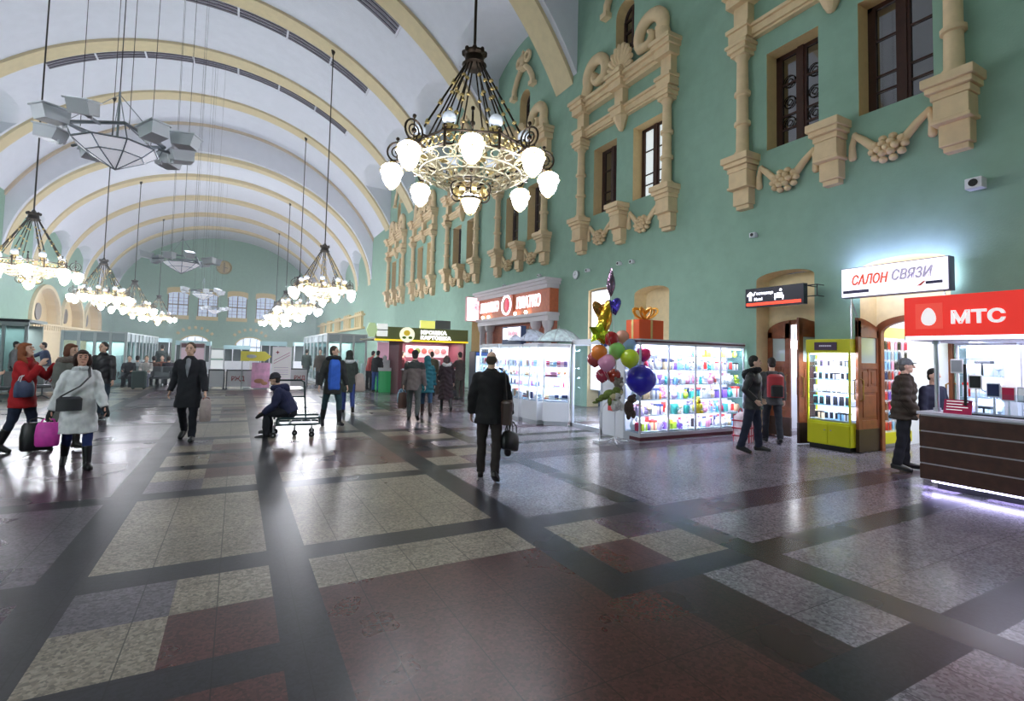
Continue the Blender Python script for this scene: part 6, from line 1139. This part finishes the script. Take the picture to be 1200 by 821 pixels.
# --- woman in red
p = P('auburn-haired woman in a red jacket with her hand raised to her face', 22, 529, 105, h=1.68, fem=True, legs=(12, 6, -8, 14), armL=(40, 12, 112, 10), armR=(38, 10, 118, 25), hp=-14, hair=('long', '#8a4a22'), top=('#b0121c', .2, .02, 'none'), legc='#1c2740', shoe=('#141416', 1), collar=('#9c2a30', 'band'))
bag('handbag', 'blue and white handbag at the elbow of the woman in red', 'bag', p['P0']+p['rt']*.22+p['fw']*.14+Vector((0, 0, .3)), .3, .26, .12, '#4a5878', .1, 1.0, hcol='#d8dadf')
person('person cut by the picture edge beside the woman in red, in a pale pink top', -3.85, 11.1, 120, h=1.64, fem=True, legs=(10, 6, -6, 12), armL=(45, 10, 60, 0), hair=('bob', '#4a3224'), top=('#c78a92', .15, .02, 'none'), legc='#20222c')
# --- grey coat woman and dark man behind
P('brown-haired woman in a long grey hooded coat half behind the woman in white', 74, 527, 135, h=1.68, fem=True, legs=(12, 10, -8, 16), armL=(-12, 10, 14, 0), armR=(10, 10, 20, 0), hair=('bob', '#6a3d26'), top=('#6a6c66', .42, .03, 'none'), legc='#2c2628', shoe=('#1a1716', 1), collar=('#756a64', 'hood'), hy=-15)
P('man in a black jacket and jeans just behind the woman in white', 117, 491, 195, h=1.74, legs=(10, 8, -8, 12), armL=(6, 10, 12, 0), armR=(-4, 10, 14, 0), hair=('short', '#241c18'), top=('#1d1b20', .1, .01, 'leather'), legc='#2f4150', shoe=('#1b1817', 0), hy=18, collar=('#1d1b20', 'band'))
# --- man in dark coat
p = P('man in a dark open coat over a grey shirt walking towards the viewer', 218, 516, 190, h=1.78, legs=(14, 8, -10, 26), armL=(4, 12, 14, 0), armR=(-14, 12, 30, 0), hair=('short', '#54402f'), top=('#1f2128', .3, .04, 'none'), legc='#191c28', shoe=('#121214', 0), under=('#8d9096', 'v'), collar=('#1f2128', 'band'))
bag('newspaper_roll', 'folded striped newspapers carried by the man in the dark open coat', 'newspaper', p['hand']['l'], .2, .42, .1, '#b9a9a4', .02, .5, hcol='#8a5a58')
# --- man seated on the trolley
p = person('man in a navy hooded jacket and dark beanie sitting on the luggage trolley', 1.0, 11.25, 282, h=1.72, lean=27, legs=(88, 92, 96, 100), labd=7, armL=(12, 6, 40, 8), armR=(8, 6, 44, 8), hp=-8, z=.5, hair=('short', '#2c2622'), hat=('beanie', '#2b2c33'), top=('#23284c', .0, .0, 'puffy'), legc='#191b24', shoe=('#17171a', 0), collar=('#23284c', 'hood'), gloves='#141519')
# --- man with blue sweater and the woman behind him
P('man in an open dark green jacket over a bright blue sweater and jeans', 388, 499, 176, h=1.78, legs=(10, 6, -12, 8), labd=6, armL=(2, 12, 14, 0), armR=(2, 14, 12, 0), hair=('short', '#40332a'), top=('#2a2c2a', .2, .02, 'none'), legc='#2c4a52', shoe=('#15161a', 1), under=('#3568cf', 'o'), collar=('#1f2426', 'hood'), hy=-52)
p = P('woman in a dark green parka with a white-trimmed hood, seen from behind', 407, 483, 8, h=1.7, fem=True, legs=(8, 6, -12, 24), armL=(10, 8, 20, 0), armR=(6, 12, 20, 0), hat=('hood', '#33392f'), top=('#39423a', .32, .02, 'none'), legc='#2f4488', shoe=('#221b1a', 0), collar=('#dfe2e2', 'fur'))
sb = thing('tote_bag', 'pale beige tote bag on the shoulder of the woman in the green parka', 'bag', p['sh']['r']+p['rt']*.13+Vector((0, 0, -.5)), -.2); a = MB(); a.tube([(0, 0, .2), (0, 0, 0), (0, 0, -.26)], [.12, .17, .2], 14, (1, 0, 0), [.04, .06, .07], dome=True); a.build('pouch', mat('bag_beige', '#c9b7ac', .6, var=.1), sb, 60); a = MB(); [a.tube([(-.1, y, .2), (-.08, y, .45), (-.04, 0, .6)], .01, 6) for y in (-.03, .03)]; a.build('handle', MATS['bag_beige'], sb)
# --- group walking away near the snack stall
p = P('man in a grey-brown jacket with a dark yoke and black cap walking away with bags', 484, 492, 22, h=1.76, legs=(12, 8, -16, 26), armL=(6, 10, 6, 0), armR=(-6, 10, 16, 0), hat=('cap', '#16171b'), hair=('short', '#26211f'), top=('#6d625f', .14, .01, 'none'), yoke='#2c302f', legc='#4a4f4c', shoe=('#1a1a1c', 0), collar=('#2c302f', 'band'))
bag('carrier_bag', 'blue and brown carrier bag in the left hand of the man with the black cap', 'bag', p['hand']['l'], .26, .42, .12, '#5a3f34', .08, .3, hcol='#5b93b8'); bag('carrier_bag', 'pale blue plastic bag beside the brown carrier bag', 'bag', p['hand']['l']-p['rt']*.06+p['fw']*.08, .2, .28, .1, '#9fc3d6', .08, .3)
P('woman in a teal quilted hooded jacket walking away, beside the black-capped man', 499, 487, 20, h=1.6, fem=True, legs=(10, 8, -10, 18), armL=(8, 8, 20, 0), armR=(8, 8, 20, 0), hat=('hood', '#1f6a74'), top=('#1f6a74', .22, .02, 'puffy'), quilt=True, legc='#2b4a66', shoe=('#3a231c', 1))
p = P('woman in a long dark brown fur coat with a white collar, walking away', 522, 481, 10, h=1.62, fem=True, legs=(10, 8, -10, 18), armL=(8, 10, 50, 10), armR=(2, 12, 16, 0), hair=('bob', '#4a3a34'), top=('#2e1a1e', .55, .06, 'puffy'), legc='#1b1719', shoe=('#161214', 1), collar=('#d9d4d2', 'fur'), fold=.012)
bag('handbag', 'black handbag in the right hand of the woman in the fur coat', 'bag', p['hand']['r'], .26, .2, .1, '#17151a', .14, .3)
for lb, px, py, fc, kw in (('person in a coral red jacket leaning on the green counter', 432, 457, 60, dict(top=('#c4524f', .05, .0, 'none'), legc='#1e1f26', lean=16, hair=('short', '#2c2220'), armR=(40, 8, 40, 0))), ('person in a black jacket and blue jeans close behind the one in coral red', 440, 459, 40, dict(top=('#24262a', .05, 0, 'none'), legc='#35559a', lean=10, hair=('short', '#2a2522'))),
        ('man in a dusty red jacket standing at the promotional panel, facing the stall', 470, 459, 80, dict(top=('#84424a', .15, .01, 'none'), legc='#4a4a4e', hair=('short', '#33241e'))), ('person in an olive coat queueing in front of the snack stall', 505, 464, 15, dict(top=('#55503a', .35, .02, 'none'), legc='#3a3838', hair=('short', '#4a3a2c'))),
        ('person in dark brown clothes at the right end of the snack counter', 538, 468, -20, dict(top=('#3b302c', .2, .02, 'none'), legc='#3d3d34', hair=('short', '#2a211c'), armL=(40, 8, 50, 0))), ('man in grey jacket and blue trousers standing alone in the distance', 188, 447, 355, dict(top=('#4d5554', .15, .01, 'none'), legc='#22294a', hair=('short', '#231d1b'), h=1.8)),
        ('person in a dark jacket walking by the glass pavilion in the distance', 358, 447, 30, dict(top=('#33403a', .2, .01, 'none'), legc='#26282c', hair=('short', '#26201d'), legs=(12, 8, -12, 20))), ('grey haired person in a brown jacket behind the man in the blue sweater', 374, 452, 200, dict(top=('#5d5248', .2, .01, 'none'), legc='#2b2c30', hair=('short', '#77706a'))),
        ('dark-haired clerk in navy leaning over the counter beyond the white barrier', 52, 458, 250, dict(top=('#28375a', .1, 0, 'none'), legc='#20222a', hair=('short', '#191718'), armR=(60, 10, 20, 0), lean=8)), ('dark-haired person at the ticket booth behind the woman in red', 14, 460, 90, dict(top=('#8f8f92', .1, 0, 'none'), legc='#2a2c30', hair=('short', '#14120f')))):
    P(lb, px, py, fc, far=True, group=None, **kw)
# --- people by the doors
p = P('man in a black jacket and dark jeans standing by the closed wooden door', 882, 530, 160, h=1.76, legs=(6, 4, -8, 6), labd=7, armL=(-18, 12, 62, 25), armR=(-16, 14, 58, 25), hair=('short', '#1d1815'), top=('#17171a', .12, .02, 'leather'), legc='#1d2236', shoe=('#131214', 0), collar=('#17171a', 'hood'), hy=-20)
p = P('person in a grey jacket carrying a red backpack, half hidden behind the man in black', 905, 519, 40, h=1.74, legs=(6, 4, -6, 6), hair=('short', '#2a221d'), top=('#4c4a4c', .12, .02, 'none'), legc='#24262e', shoe=('#171717', 0))
bp = thing('backpack', 'red and black backpack on the person behind the man in black', 'backpack', p['sh']['l']*.5+p['sh']['r']*.5-p['fw']*.24+Vector((0, 0, -.2)), -rad(40)); a = MB(); a.box(-.15, .15, -.1, .1, -.26, .22, c=.05); a.build('pack', mat('pack_red', '#a3262e', .6), bp, True); a = MB(); a.box(-.12, .12, -.16, -.09, -.24, .0, c=.03); a.build('pocket', mat('pack_black', '#1c1a1d', .6), bp); a = MB(); [a.tube([(x, .1, .16), (x, .17, .24), (x*1.1, .33, .1)], .018, 6) for x in (-.11, .11)]; a.build('strap', MATS['pack_black'], bp)
g = G(871, 517); t = thing('tartan_bag', 'big white and red checked market bag on the floor beside the glass cabinet', 'bag', (g.x, g.y, 0), .3); a = MB(); a.box(-.2, .2, -.16, .16, 0, .62, c=.08); b_ = a.build('sack', mat('sack_pinkwhite', '#d8c4c8', .7, var=.2, scale=12), t, True); a = MB(); [a.box(-.206, .206, -.166, .166, z, z+.03) for z in (.12, .28, .44)]; [a.box(x, x+.035, -.166, .166, .0, .58) for x in (-.13, .0, .11)]; a.build('check_band', mat('sack_red', '#b53b4a', .7), t); a = MB(); [a.torus((0, y, .6), .1, .012, 12, 5, 'y', a0=0, a1=PI) for y in (-.06, .06)]; a.build('handle', MATS['sack_red'], t)
p = P('man in a brown quilted jacket and grey cap standing at the phone shop door', 1060, 551, 150, h=1.76, legs=(3, 3, -5, 5), labd=5, armL=(-6, 8, 40, 10), armR=(-4, 8, 40, 10), hat=('cap', '#7d8288'), hair=('short', '#6d6660'), top=('#3a2f27', .1, .02, 'puffy'), quilt=True, legc='#191b24', shoe=('#131316', 0), collar=('#3a2f27', 'band'))
bag('carrier_bag', 'yellow-green carrier bag hanging at the side of the man in the quilted jacket', 'bag', p['hand']['r']+Vector((0, 0, .1)), .14, .3, .08, '#cfd93a', .06, .4)
person('shop assistant in dark blue standing behind the corner of the kiosk counter', 10.0, 4.02, 200, h=1.62, hair=('short', '#191614'), top=('#1f2238', .1, .0, 'none'), legc='#1d1e26', far=True)
# --- travellers on the waiting benches
SEAT = [(-4.05, 25.2, 180), (-4.1, 27.05, 0), (-3.5, 27.05, 0), (-3.2, 27.2, 180), (-3.8, 27.2, 180), (-3.9, 29.0, 0), (-3.3, 29.0, 0)]
for i, (x, y, fc, c, c2, hc, lb) in enumerate(((-4.05, 27.0, 180, '#2b2b31', '#23252e', '#2a201b', 'seated traveller in black nearest the glass pavilion'), (-3.45, 27.0, 180, '#b9b4b0', '#5a5f70', '#8a7a5a', 'seated traveller in a cream jacket next to the suitcase'), (-2.7, 27.66, 0, '#3c3540', '#1e1f26', '#3a2a22', 'seated traveller in plum, back to the viewer'), (-3.25, 27.66, 0, '#6b4a40', '#2a2d38', '#2a1f1a', 'seated traveller in rust brown, back to the viewer'), (-3.85, 27.66, 0, '#c9cbd0', '#33353c', '#241c18', 'seated traveller in white, back to the viewer'), (-3.7, 29.0, 180, '#2a3a46', '#1c1e26', '#1e1917', 'seated traveller in slate blue in the farthest seat row'), (-3.1, 29.0, 180, '#8f4a34', '#23252c', '#5a3c2a', 'seated traveller in orange brown in the farthest seat row'))):
    person(lb, x, y, fc, h=1.7, lean=-4, legs=(80, 80, 84, 84), armL=(30, 6, 50, 15), armR=(30, 6, 50, 15), z=.52, top=(c, 0, 0, 'none'), legc=c2, hair=('short', hc), far=True)
# ================================================================ thin haze in the hall air
hz = bpy.data.materials.new('hall_haze'); hz.use_nodes = True; nt = hz.node_tree; nt.nodes.remove(nt.nodes['Principled BSDF']); v = nt.nodes.new('ShaderNodeVolumeScatter')
v.inputs['Density'].default_value = .0034; v.inputs['Color'].default_value = (.86, .95, 1, 1); v.inputs['Anisotropy'].default_value = .35; nt.links.new(v.outputs[0], nt.nodes['Material Output'].inputs['Volume'])
a = MB(); a.box(XL+.03, XR-.03, 9, YE-.03, .03, 20.3); o = a.build('haze', hz); tag(o, 'thin pale haze filling the air of the hall', 'haze', kind='stuff')
S.cycles.volume_bounces = 0; S.cycles.volume_step_rate = 4
for m_ in list(bpy.data.meshes):
    if m_.users == 0: bpy.data.meshes.remove(m_)
